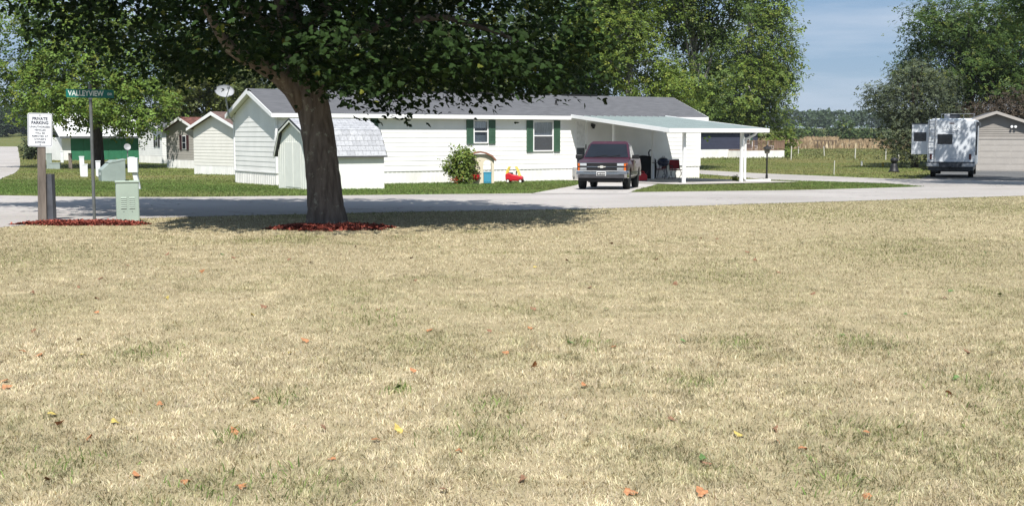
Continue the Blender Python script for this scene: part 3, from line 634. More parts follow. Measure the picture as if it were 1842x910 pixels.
# ---- garage
gc = Gd(1788, 308); gr = R(-16); gar = empty('garage', gc, gr, 'taupe garage with gable front and wide door beside the motorhome', 'garage')
GW = mat('taupe_garage_siding', (.26, .24, .22), .7, .05, 2); GD = mat('garage_door_paint', (.37, .345, .32), .6, .04, 2)
hw_ = 3.5; gh = 2.75; gp_ = 3.95
q = MB(); q.box(-hw_, hw_, .12, 7, -.2, gh); q.prism([(-hw_, gh), (hw_, gh), (0, gp_)], .12, 7, 'y'); q.build('wall', GW, gar)
q = MB(); n = 26; h = (gp_ - .03) / n
for i in range(n):
    a, b = i * h, (i + 1) * h; hf = lambda z: hw_ if z < gh else max(.02, hw_ * (gp_ - z) / (gp_ - gh))
    for s0, s1, t0, t1 in ([(-hf(a), -2.12, -hf(b), -2.12), (2.12, hf(a), 2.12, hf(b))] if b < 2.28 else [(-hf(a), hf(a), -hf(b), hf(b))]):
        q.hexa([(s0, .085, a), (s1, .085, a), (s1, .12, a), (s0, .12, a), (t0, .108, b), (t1, .108, b), (t1, .12, b), (t0, .12, b)])
q.build('siding', GW, gar)
GDm = bpy.data.objects
for i in range(5):
    a = .02 + i * .435; dpn = MB().box(-2.05, 2.05, .09, .118, a, a + .425).build('door_panel', GD, gar)
    q = MB()
    for j in range(4): x = -2.0 + j * 1.015; q.box(x + .06, x + .95, .083, .09, a + .07, a + .355)
    q.build('raised_field', GD, dpn)
q = MB(); q.box(-2.16, -2.06, .06, .118, 0, 2.3); q.box(2.06, 2.16, .06, .118, 0, 2.3); q.box(-2.16, 2.16, .058, .117, 2.2, 2.3); q.build('door_trim', GD, gar)
q = MB(); q.prism([(-hw_ - .4, gh - .14 + .02), (0, gp_ + .02), (hw_ + .4, gh - .12), (hw_ + .4, gh + .02), (0, gp_ + .16), (-hw_ - .4, gh + .02)], -.3, 7.3, 'y'); q.build('roof', SHG, gar)
q = MB(); q.prism([(-hw_ - .4, gh - .18), (0, gp_ - .03), (hw_ + .4, gh - .18), (hw_ + .4, gh + .03), (0, gp_ + .17), (-hw_ - .4, gh + .03)], -.33, -.305, 'y'); q.build('rake_board', GD, gar)
for sx in (-.12, .12):
    q = MB(); q.lathe([(.03, 0), (.05, -.1), (.09, -.2)], 10, (1.15 + sx, .08, 3.05), 'y'); q.build('flood_light', TRIM, gar)
MB().box(hw_ - .3, hw_ + .1, -.1, .4, -.1, .7).build('bin', BLACK, gar) if False else None

# ------------------------------------------------------------------ pickup truck
def truck():
    th = R(-11); c = Gd(1087, 341.5); fwd = Vector((math.sin(th), -math.cos(th), 0))
    o = c - fwd * 1.78; o.z = float(gz(o.y)) + .022
    t = empty('pickup_truck', o, th, 'dark maroon pickup truck parked on the driveway facing the road', 'pickup truck')
    t.rotation_euler.x = math.atan((gz(o.y + 1.7) - gz(o.y - 1.7)) / 3.4)
    PAINT = mat('maroon_paint', (.046, .007, .016), .32, .1, 3, metal=.0, spec=.35, coat=.18)
    LOWER = mat('charcoal_paint', (.055, .05, .052), .35, .1, 3, metal=.4, coat=.4)
    CHR = mat('chrome', (.46, .46, .47), .10, .04, 3, metal=1.); GL = mat('vehicle_glass', (.012, .014, .018), .06, .1, 2, spec=.35)
    TYR = mat('tyre_rubber', (.02, .02, .02), .9, .1); RIM = mat('alloy_rim', (.5, .5, .5), .3, .06, metal=.8)
    LAMP = mat('lamp_lens', (.42, .44, .46), .12, .06, 20, spec=.7); AMB = mat('amber_lens', (.55, .11, .01), .2, .08, 10, spec=.5)
    def loft(st, name, m, bev=0, cut=None, par=t):
        n = len(st[0][1]); vs = []; fs = []
        for y, sec in st:
            vs += [(x, y, z) for x, z in sec] + [(-x, y, z) for x, z in sec[::-1]]
        k = 2 * n
        for i in range(len(st) - 1): fs += [(i * k + j, i * k + (j + 1) % k, (i + 1) * k + (j + 1) % k, (i + 1) * k + j) for j in range(k)]
        fs += [tuple(range(k)), tuple(range((len(st) - 1) * k, len(st) * k))[::-1]]
        ob = MB().add(vs, fs).build(name, m, par)
        if cut:
            cs = []
            for cb in cut:
                co = cb.build('cutter', m); cs.append(co); q = ob.modifiers.new('cut', 'BOOLEAN'); q.object = co; q.solver = 'EXACT'; co.parent = par
            bpy.context.view_layer.update()
            me = bpy.data.meshes.new_from_object(ob.evaluated_get(bpy.context.evaluated_depsgraph_get()))
            ob.modifiers.clear(); ob.data = me
            for co in cs: bpy.data.objects.remove(co)
        if bev:
            q = ob.modifiers.new('bevel', 'BEVEL'); q.width = bev; q.segments = 3; q.limit_method = 'ANGLE'; q.angle_limit = R(25)
        return ob
    AX = (-1.72, 1.62)
    arches = [MB().lathe([(.43, s * 1.2), (.43, s * .70)], 24, (0, y, .40), 'x') for y in AX for s in (-1, 1)]
    low = lambda w: [(0, .40), (w - .10, .40), (w - .01, .52), (w, .66)]
    loft([(-2.60, low(.90)), (-2.2, low(.955)), (2.2, low(.97)), (2.66, low(.95))], 'lower_body', LOWER, 0, arches)
    up = lambda w, zt, wt, zc: [(0, .662), (w, .662), (w + .012, .80), (w - .005, .93), (wt, zt), (wt * .6, zc), (0, zc + .01)]
    arches = [MB().lathe([(.43, s * 1.2), (.43, s * .70)], 24, (0, y, .40), 'x') for y in AX for s in (-1, 1)]
    bedc = MB().box(-.80, .80, .80, 2.58, .72, 1.6)
    loft([(-2.60, up(.895, .97, .86, .985)), (-2.50, up(.92, 1.005, .885, 1.025)), (-2.0, up(.955, 1.075, .90, 1.10)), (-1.10, up(.97, 1.14, .90, 1.165)), (.70, up(.97, 1.15, .91, 1.16)), (2.62, up(.965, 1.15, .92, 1.155))], 'upper_body', PAINT, .012, arches + [bedc])
    rf = lambda a, b, w0, w1, z0, z1: None
    # greenhouse
    cs = [(-1.12, .90, 1.13), (-.42, .755, 1.70), (-.22, .725, 1.765), (.45, .72, 1.765), (.60, .74, 1.70), (.74, .89, 1.14)]
    vs = [(-cs[0][1], cs[0][0], cs[0][2]), (cs[0][1], cs[0][0], cs[0][2])]
    q = MB(); q.hexa([(-.90, -1.30, 1.10), (.90, -1.30, 1.10), (.90, .74, 1.10), (-.90, .74, 1.10), (-.73, -.36, 1.74), (.73, -.36, 1.74), (.73, .58, 1.74), (-.73, .58, 1.74)])
    cab = q.build('cab', PAINT, t, bev=.07)
    q = MB(); q.hexa([(-.73, -.34, 1.72), (.73, -.34, 1.72), (.73, .58, 1.72), (-.73, .58, 1.72), (-.62, -.22, 1.79), (.62, -.22, 1.79), (.62, .50, 1.79), (-.62, .50, 1.79)]); q.build('cab_roof', PAINT, t, bev=.03)
    def onwind(x, f): return (x * (.90 - .17 * f), -1.30 + .94 * f, 1.10 + .64 * f)
    nrm = Vector((0, -.64, .94)).normalized()
    def plate(pts, nn, th_, name, m, par):
        a = [Vector(p) for p in pts]; q = MB(); q.hexa([p + nn * .0 for p in a] + [p + nn * th_ for p in a]); return q.build(name, m, par)
    w = [onwind(-.93, .11), onwind(.93, .11), onwind(.90, .90), onwind(-.90, .90)]
    ws = plate(w, nrm, .012, 'windshield', GL, cab)
    for s in (-1, 1):
        def onside(y, f): return (s * (.90 - .17 * f), y, 1.10 + .64 * f)
        nn = Vector((s * .64, 0, .17)).normalized()
        plate([onside(-1.02, .10), onside(-.02, .10), onside(-.02, .88), onside(-.36, .88)], nn, .012, 'side_window', GL, cab)
        plate([onside(.06, .10), onside(.56, .10), onside(.47, .86), onside(.06, .88)], nn, .012, 'side_window', GL, cab)
    for x in (-.45, .12):
        q = MB(); a = Vector(onwind(x - .1, .10)) + nrm * .03; b = Vector(onwind(x + .48, .22)) + nrm * .03; q.bar(a, b, .02, .018); q.build('wiper', BLACK, t)
    # doors: thin seams and handles
    for s in (-1, 1):
        q = MB(); q.box(*(sorted((s * .960, s * .987))), -.86, -.02, .68, 1.10); dr_ = q.build('door', PAINT, t, bev=.01)
        MB().box(*(sorted((s * .985, s * 1.003))), -.16, -.04, .98, 1.02).build('handle', BLACK, dr_)
        q = MB(); x0 = s * .93; q.hexa([(x0, -.94, 1.13), (x0 + s * .27, -.98, 1.12), (x0 + s * .27, -.88, 1.12), (x0, -.84, 1.13), (x0, -.94, 1.27), (x0 + s * .27, -.98, 1.29), (x0 + s * .27, -.88, 1.29), (x0, -.84, 1.27)]); q.build('side_mirror', BLACK, t, bev=.025)
        q = MB(); q.box(*sorted((s * .968, s * .982)), -1.25, 1.2, .60, .64); q.build('side_moulding', BLACK, t)
    # front
    q = MB(); q.box(-.86, .86, -2.635, -2.59, .70, .965); gr_ = q.build('grille', BLACK, t)
    q = MB(); q.box(-.55, .55, -2.66, -2.636, .815, .845); q.box(-.87, .87, -2.65, -2.60, .965, .985); q.build('grille_bar', CHR, gr_)
    q = MB()
    for z in (.74, .775, .88, .915): q.box(-.55, .55, -2.643, -2.636, z, z + .010)
    q.build('grille_slats', LOWER, gr_)
    bt = [(-.15, -.018), (-.055, -.018), (-.055, -.045), (.055, -.045), (.055, -.018), (.13, -.018), (.15, .018), (.055, .018), (.055, .045), (-.055, .045), (-.055, .018), (-.13, .018)]
    q = MB(); q.prism([(x, z + .83) for x, z in bt], -2.678, -2.66, 'y'); q.build('bowtie_emblem', mat('emblem_silver', (.75, .73, .66), .3, .04, metal=.5), gr_)
    for s in (-1, 1):
        q = MB(); q.box(*sorted((s * .555, s * .80)), -2.65, -2.62, .865, .955); q.build('headlight', LAMP, t, bev=.01)
        q = MB(); q.box(*sorted((s * .555, s * .80)), -2.648, -2.62, .71, .80); q.build('parking_light', mat('smoked_lens', (.26, .27, .28), .15, .1, spec=.6), t, bev=.01)
        for z0, z1 in ((.855, .965), (.70, .81)):
            q = MB(); q.hexa([(s * .81, -2.645, z0), (s * .87, -2.635, z0), (s * .925, -2.48, z0), (s * .86, -2.48, z0), (s * .81, -2.645, z1), (s * .87, -2.635, z1), (s * .925, -2.48, z1), (s * .86, -2.48, z1)]); q.build('turn_signal', AMB, t)
    sec = [(-2.60, .42), (-2.74, .44), (-2.76, .52), (-2.78, .56), (-2.78, .64), (-2.74, .68), (-2.60, .685)]
    vs = []; xs_ = [-.97, -.93, -.6, 0, .6, .93, .97]; off = [.30, .10, .02, 0, .02, .10, .30]
    for x, of in zip(xs_, off): vs += [(x, y + of, z) for y, z in sec]
    n = len(sec); fs = [(i * n + j, i * n + (j + 1) % n, (i + 1) * n + (j + 1) % n, (i + 1) * n + j) for i in range(6) for j in range(n)] + [tuple(range(n)), tuple(range(6 * n, 7 * n))[::-1]]
    bm = MB().add(vs, fs).build('front_bumper', CHR, t, smooth=False)
    MB().box(-.80, .80, -2.70, -2.45, .30, .43).build('air_dam', BLACK, t, bev=.02)
    MB().box(-.90, .90, -2.775, -2.735, .672, .692).build('bumper_cap', mat('bright_chrome', (.85, .85, .85), .2, .03, metal=.6), bm); MB().box(-.84, .84, -2.79, -2.755, .43, .545).build('bumper_valance', mat('dark_valance', (.05, .05, .055), .45), bm)
    q = MB(); q.box(-.175, .175, -2.815, -2.785, .50, .655); pl = q.build('license_plate', mat('plate_white', (.7, .7, .7), .4), t, bev=.01)
    MB().box(-.155, .155, -2.822, -2.814, .52, .635).build('plate_field', BLACK, pl)
    q = MB()
    for x, w in ((-.125, .055), (-.06, .03), (.05, .035), (.095, .04)): q.box(x, x + w, -2.826, -2.821, .555, .60)
    q.lathe([(.025, -2.826), (.025, -2.821)], 10, (.012, 0, .578), 'y'); q.build('plate_marks', mat('plate_pale', (.6, .6, .6), .5), pl)
    # rear
    MB().box(-.95, .95, 2.60, 2.80, .46, .62).build('rear_bumper', CHR, t, bev=.02)
    for s in (-1, 1): MB().box(*sorted((s * .80, s * .94)), 2.61, 2.635, .75, 1.08).build('tail_light', mat('red_lens', (.35, .01, .01), .2), t)
    # wheels
    w0 = None
    for y in AX:
        for s in (-1, 1):
            wh = bpy.data.objects.new('wheel', None); S.collection.objects.link(wh); wh.parent = t; wh.location = (s * .82, y, .37); wh.rotation_euler = (0, 0, 0 if s > 0 else math.pi)
            if w0 is None:
                a = MB().lathe([(.22, -.11), (.33, -.125), (.365, -.10), (.37, 0), (.365, .10), (.33, .125), (.22, .11)], 28, (0, 0, 0), 'x').build('tyre', TYR, wh, smooth=True)
                b = MB().lathe([(.225, -.08), (.225, .085), (.205, .10), (.19, .07), (.08, .055), (.075, .09), (.02, .10)], 20, (0, 0, 0), 'x').build('rim', RIM, wh); w0 = (a.data, b.data)
            else:
                for nme, d in zip(('tyre', 'rim'), w0): k = bpy.data.objects.new(nme, d); S.collection.objects.link(k); k.parent = wh
    MB().box(-.55, .55, -2.2, 2.2, .26, .44).build('underbody', BLACK, t)
    # dashboard-side details seen through the glass: mirror tag
    return t
truck()

# ------------------------------------------------------------------ motorhome
def motorhome():
    c = Gd(1709, 321); r = empty('motorhome', c, R(-22), 'white motorhome with rear ladder parked beside the garage', 'motorhome')
    RVW = mat('motorhome_white', (.60, .63, .67), .35, .04, 1.2, spec=.5); RVD = mat('motorhome_dark_trim', (.04, .045, .055), .4)
    GL = glass('motorhome_glass', (.012, .014, .018), .08)
    MB().box(-1.17, 1.17, 0, 7.2, .62, 3.05).build('body', RVW, r, bev=.07)
    MB().box(-1.10, 1.10, .1, 5.6, .40, .64).build('lower_skirt', RVD, r)
    q = MB(); q.hexa([(-1.0, .05, 3.05), (1.0, .05, 3.05), (1.0, 6.9, 3.05), (-1.0, 6.9, 3.05), (-.95, .1, 3.10), (.95, .1, 3.10), (.95, 6.8, 3.10), (-.95, 6.8, 3.10)]); q.build('roof', RVW, r)
    MB().box(-.42, .20, .5, 1.4, 3.10, 3.36).build('air_conditioner', mat('ac_housing', (.55, .56, .58), .5), r, bev=.05)
    MB().box(-.12, .36, .44, .49, 3.12, 3.33).build('vent_cover', RVD, r)
    q = MB()
    for a, b in (((-.55, .4, 3.34), (1.05, .4, 3.34)), ((-.55, .4, 3.1), (-.55, .4, 3.34)), ((1.05, .4, 3.1), (1.05, .4, 3.34)), ((.55, .4, 3.1), (.55, .4, 3.34)), ((-.55, .4, 3.34), (-.55, 1.8, 3.34)), ((1.05, .4, 3.34), (1.05, 1.8, 3.34))): q.bar(a, b, .03)
    q.build('roof_rail', GALV, r)
    def win(x0, x1, z0, z1, y=0):
        q = MB(); q.box(x0 - .03, x1 + .03, y - .025, y + .02, z0 - .03, z1 + .03); wf = q.build('window', RVD, r, bev=.04); MB().box(x0, x1, y - .032, y - .024, z0, z1).build('pane', GL, wf, bev=.03)
    win(-.66, .02, 1.80, 2.26)
    so = MB().box(-2.02, -1.16, .75, 3.4, 1.22, 2.82).build('slide_out', RVW, r, bev=.02)
    MB().box(-2.06, -1.16, .72, 3.43, 2.82, 2.87).build('slide_topper', RVD, so); win(-1.88, -1.32, 1.95, 2.36, .75)
    q = MB()
    for x in (-1.10, -.80): q.tube([(x, -.02, 3.16), (x, -.10, 3.1), (x, -.10, .95), (x, -.02, .9)], .016, 6)
    ld_ = q.build('ladder', METAL, r)
    for i in range(7): MB().bar((-1.10, -.10, 1.1 + i * .31), (-.80, -.10, 1.1 + i * .31), .022).build('rung', METAL, ld_)
    for x in (-1.0, .93): MB().box(x - .05, x + .07, -.03, .02, .98, 1.27).build('tail_light', mat('dark_red_lens', (.09, .02, .02), .2), r, bev=.02)
    MB().box(-1.18, 1.18, -.10, .05, .60, .80).build('rear_bumper', mat('bumper_grey', (.42, .43, .45), .5), r, bev=.03)
    MB().box(-1.18, 1.18, -.115, -.09, .80, .86).build('bumper_top', RVD, r)
    q = MB(); q.prism([(-.58, .84), (-.40, .84), (-.36, .80), (.34, .80), (.38, .84), (.56, .84), (.52, .58), (-.54, .58)], -.20, -.11, 'y'); q.build('hitch_guard', RVD, r)
    q = MB(); q.bar((0, -.10, .52), (0, -.45, .52), .07); q.lathe([(.04, .55), (.05, .60), (.02, .65)], 8, (0, -.42, 0)); q.build('hitch', BLACK, r)
    MB().box(-.12, .12, -.02, .01, 2.83, 2.87).build('brake_light', mat('dark_red_lens', (.09, .02, .02), .2), r)
    q = MB(); q.box(1.17, 1.32, .2, 4.6, 2.74, 2.92); q.box(1.18, 1.26, .22, .32, 1.2, 2.78); q.build('awning', RVD, r)
    LT = mat('pale_lettering', (.78, .80, .82), .4); LG = mat('grey_lettering', (.30, .33, .38), .4)
    text('lettering', 'PRISM', .30, LG, r, (.04, -.008, 2.572), squash=1.25); text('lettering', 'PRISM', .30, LT, r, (.05, -.012, 2.58), squash=1.25)
    q = MB(); q.add([(-.55, -.012, 2.42), (.45, -.012, 2.44), (.30, -.012, 2.47), (-.30, -.012, 2.46)], [(0, 1, 2, 3)])
    q.add([(-.30, -.012, 2.36), (.15, -.012, 2.36), (.10, -.012, 2.40), (-.26, -.012, 2.40)], [(0, 1, 2, 3)]); q.build('decal_stripe', LG, r)
    MB().box(-.06, .24, -.006, 0, 1.0, 1.02).build('body_seam', LG, r)
    # cab nose and wheels
    q = MB(); q.hexa([(-1.0, 7.2, .5), (1.0, 7.2, .5), (.9, 8.6, .5), (-.9, 8.6, .5), (-1.0, 7.2, 2.3), (1.0, 7.2, 2.3), (.85, 8.4, 1.3), (-.85, 8.4, 1.3)]); q.build('cab', RVW, r, bev=.06)
    for y in (1.9, 7.3):
        for s in (-1, 1):
            MB().lathe([(.2, -.13), (.36, -.13), (.38, 0), (.36, .13), (.2, .13)], 20, (s * .95, y, .38), 'x').build('wheel', mat('tyre_rubber', (.02, .02, .02), .9), r)
    MB().box(-.9, .9, .2, 6.8, .34, .45).build('chassis', BLACK, r)
motorhome()

# ------------------------------------------------------------------ toys and shrub in front of the home
def playhouse():
    c = Gd(864, 331); r = empty('playhouse', c, R(6), 'tan plastic playhouse with brown roof and blue door beside the shrub', 'playhouse')
    TAN = mat('tan_plastic', (.60, .54, .42), .5, .04, 3); BRN = mat('brown_plastic', (.25, .115, .075), .5, .06, 3); BLU = mat('blue_plastic', (.06, .27, .40), .45, .05, 3); RED = mat('red_plastic', (.50, .02, .03), .4, .06, 3)
    x0, x1, y1, h = -.62, .62, .95, 1.12; d0, d1 = .14, .50; ar = [(d0 + (d1 - d0) / 2 + (d1 - d0) / 2 * math.cos(a), .88 + .18 * math.sin(a)) for a in np.linspace(math.pi, 0, 11)]
    q = MB(); q.prism([(x0, 0), (d0, 0), (d0, .88)] + ar[1:-1] + [(d1, .88), (d1, 0), (x1, 0), (x1, h - .02), (.45, h + .14), (.2, h + .2), (-.2, h + .2), (-.45, h + .14), (x0, h - .02)], 0, .07, 'y'); q.build('front_wall', TAN, r)
    q = MB(); q.box(x0, x0 + .07, .07, y1, 0, h - .03); q.build('side_wall', TAN, r); q = MB(); q.box(x1 - .07, x1, .07, y1, 0, h - .03); q.build('side_wall', TAN, r)
    MB().box(x0 + .07, x1 - .07, y1 - .07, y1, 0, .5).build('back_wall', TAN, r)
    pr = [(x0 - .09, h - .06), (-.52, h + .14), (-.25, h + .27), (0, h + .31), (.25, h + .27), (.52, h + .14), (x1 + .09, h - .06)]
    q = MB(); q.prism(pr + [(a, b - .05) for a, b in pr[::-1]], -.10, y1 + .1, 'y'); rf = q.build('roof', BRN, r)
    q = MB(); q.prism([(a * 1.01, b + .02) for a, b in pr] + [(a * .97, b - .045) for a, b in pr[::-1]], -.14, -.10, 'y'); q.build('roof_edge', BRN, rf)
    dd = MB().box(d0 + .01, d1 - .01, -.02, .05, .03, .52).build('half_door', BLU, r, bev=.015)
    for j in range(3): MB().box(d0 + .04 + j * .10, d0 + .11 + j * .10, -.035, -.02, .10, .44).build('door_rib', BLU, dd)
    MB().box(d0 - .005, d1 + .005, -.035, .055, .485, .535).build('door_cap', BLU, dd)
    q = MB(); q.add([], []); q.lathe([(.02, .16), (.12, .20), (.17, .30), (.19, .42), (.17, .42)], 14, (-.20, -.10, 0)); q.build('planter', RED, r)
    q = MB(); q.box(-.5, .05, -.03, 0, .48, .53); q.build('window_sill', TAN, r)
playhouse()
def toy_car():
    c = Gd(926, 329.5); r = empty('toy_car', c, R(-12), 'red and yellow ride-on toy car on the grass by the white wall', 'toy car')
    RED = mat('red_plastic', (.50, .02, .03), .4, .06, 3); YEL = mat('yellow_plastic', (.72, .58, .12), .45, .06, 3); WH = mat('white_plastic', (.75, .74, .68), .5)
    pf = [(-.40, .14), (-.41, .40), (-.33, .46), (-.20, .45), (-.06, .38), (.10, .35), (.28, .33), (.37, .28), (.38, .16), (.30, .10), (-.33, .10)]
    MB().prism(pf, -.20, .20, 'y').build('body', RED, r, bev=.035)
    MB().prism([(-.33, .20), (.05, .17), (.30, .20), (.30, .23), (.05, .20), (-.33, .23)], -.212, -.19, 'y').build('body_swoosh', RED, r)
    for y in (-.16, .16):
        q = MB(); q.tube([(-.36, y, .43), (-.31, y, .62), (-.22, y, .76)], [.045, .035, .03], 8); q.build('pillar', YEL, r)
        q = MB(); q.tube([(.24, y, .32), (.14, y, .60), (.05, y, .76)], [.03, .03, .03], 8); q.build('pillar', YEL, r)
    q = MB(); q.hexa([(-.25, -.18, .74), (.08, -.18, .74), (.08, .18, .74), (-.25, .18, .74), (-.20, -.15, .80), (.03, -.15, .80), (.03, .15, .80), (-.20, .15, .80)]); q.build('roof', mat('pale_yellow_plastic', (.80, .74, .50), .5), r, bev=.02)
    q = MB(); q.box(-.30, -.10, -.14, .14, .28, .48); q.build('seat', BLACK, r, bev=.03)
    q = MB(); q.lathe([(.09, 0), (.10, .012), (.09, .025)], 14, (.06, 0, .46), 'x'); q.build('steering_wheel', BLACK, r)
    for x, y in ((-.28, -.19), (-.28, .19), (.30, -.19), (.30, .19)):
        w = MB().lathe([(.03, -.03), (.09, -.035), (.095, 0), (.09, .035), (.03, .035)], 16, (x, y, .095), 'y').build('wheel', BLACK, r); s = -1 if y < 0 else 1
        MB().lathe([(.055, s * .034), (.055, s * .045), (.01, s * .05)], 12, (x, y, .095), 'y').build('hub_cap', WH, w)
toy_car()

# ------------------------------------------------------------------ things under the carport
def carport_things():
    RED = mat('red_fabric', (.22, .012, .018), .8, .15, 6); TUB = mat('dark_tube', (.05, .05, .055), .4, metal=.6); BLUE = mat('dark_blue_enamel', (.012, .018, .05), .2, .1, spec=.6)
    def chair(c, rz, lab, s=1.):
        r = empty('folding_chair', c, rz, lab, 'chair', 'red folding chairs under the carport')
        MB().box(-.26, .26, -.24, .22, .42, .46).build('seat', RED, r, bev=.015)
        q = MB(); q.hexa([(-.26, .22, .48), (.26, .22, .48), (.26, .25, .48), (-.26, .25, .48), (-.26, .33, .93), (.26, .33, .93), (.26, .36, .93), (-.26, .36, .93)]); q.build('backrest', RED, r)
        MB().box(-.27, .27, .325, .375, .93, .985).build('head_band', TRIM, r)
        for sx in (-1, 1):
            x = sx * .27
            q = MB(); q.tube([(x, -.28, 0), (x, .20, .46), (x, .36, .96)], .014, 6); q.build('leg', TUB, r)
            q = MB(); q.tube([(x, .30, 0), (x, -.22, .44), (x, -.24, .62), (x, .24, .64)], .014, 6); q.build('leg', TUB, r)
            MB().box(x - .03, x + .03, -.24, .20, .635, .66).build('armrest', TUB, r)
        q = MB(); q.tube([(-.27, .29, .02), (.27, .29, .02)], .012, 6); q.build('crossbar', TUB, r)
    zc = .047
    def on(px, py, Y):
        p = At(px, py, Y); p.z = float(gz(Y)) + zc; return p
    chair(on(1216, 318, 61.5), R(12), 'red folding chair with white top edge nearest the white corner wall')
    chair(on(1186, 318, 63.2), R(-30), 'red folding chair half hidden behind the blue kettle grill')
    # kettle grill
    r = empty('kettle_grill', on(1193, 320, 60.6), .3, 'dark blue kettle grill on thin legs beside the red chairs', 'grill')
    q = MB(); q.lathe([(.05, .62), (.20, .66), (.28, .75), (.30, .84)], 20); q.build('bowl', BLUE, r, smooth=True)
    q = MB(); q.lathe([(.31, .845), (.30, .90), (.24, 1.0), (.12, 1.06), (.01, 1.075)], 20); ldd = q.build('lid', BLUE, r, smooth=True)
    q = MB(); q.tube([(-.07, 0, 1.07), (-.07, 0, 1.12), (.07, 0, 1.12), (.07, 0, 1.07)], .012, 6); q.build('lid_handle', BLACK, ldd)
    for a in (.3, 2.4, 4.5): q = MB(); q.tube([(.18 * math.cos(a), .18 * math.sin(a), .67), (.34 * math.cos(a), .34 * math.sin(a), 0)], .014, 6); q.build('leg', TUB, r)
    MB().box(-.55, -.32, -.15, .15, .80, .83).build('side_shelf', TUB, r)
    # covered barrel-topped grill
    r = empty('covered_grill', on(1158, 318, 62.0), R(10), 'large black covered grill standing behind the pickup bed', 'grill')
    CV = mat('black_cover_fabric', (.012, .012, .014), .85, .15, 8, .3)
    pf = [(-.56, .0), (.56, .0), (.60, .55), (.56, .95), (.40, 1.10), (0, 1.16), (-.40, 1.12), (-.60, .98), (-.62, .5)]
    MB().prism(pf, -.32, .32, 'y').build('cover', CV, r, bev=.06)
    q = MB(); q.tube([(.28, 0, 1.08), (.24, 0, 1.30), (.30, 0, 1.42), (.42, 0, 1.42), (.44, 0, 1.30)], .035, 8); q.build('handle', BLACK, r)
    # red can and small red toy wagon
    r = empty('fuel_can', on(1156, 322, 58.2), .2, 'red fuel can on the slab behind the pickup rear wheel', 'fuel can')
    RD = mat('red_plastic', (.50, .02, .03), .4); q = MB(); q.prism([(-.2, 0), (.2, 0), (.2, .25), (.1, .34), (-.14, .36), (-.2, .28)], -.11, .11, 'y'); q.build('body', RD, r, bev=.03)
    q = MB(); q.tube([(-.12, 0, .35), (-.1, 0, .44), (.06, 0, .42), (.08, 0, .33)], .018, 6); q.build('handle', RD, r); q = MB(); q.tube([(.14, 0, .30), (.26, 0, .46)], .022, 6); q.build('spout', BLACK, r)
    r = empty('patio_table', on(1204, 316, 63.8), .2, 'small dark patio table between the red chairs', 'table')
    MB().lathe([(.42, .68), (.43, .70), (.42, .72)], 20).build('table_top', TUB, r)
    for a in (.8, 2.37, 3.94, 5.5): q = MB(); q.tube([(.3 * math.cos(a), .3 * math.sin(a), .68), (.36 * math.cos(a), .36 * math.sin(a), 0)], .018, 6); q.build('leg', TUB, r)
    # hose pile and wheelbarrow-like garden cart beside the door
    r = empty('hose_reel', Gd(1033, 322.5), .4, 'small pale hose reel on the grass at the pickup fender', 'hose reel')
    q = MB(); q.tube([(.16 * math.cos(a), .05 * math.sin(2 * a), .22 + .16 * math.sin(a)) for a in np.linspace(0, 12, 40)], .025, 6); q.build('hose', mat('pale_hose', (.5, .52, .5), .6), r)
    q = MB(); q.bar((-.2, -.1, 0), (0, 0, .25), .03); q.bar((.2, -.1, 0), (0, 0, .25), .03); q.bar((0, .2, 0), (0, 0, .25), .03); q.build('stand', METAL, r)
carport_things()

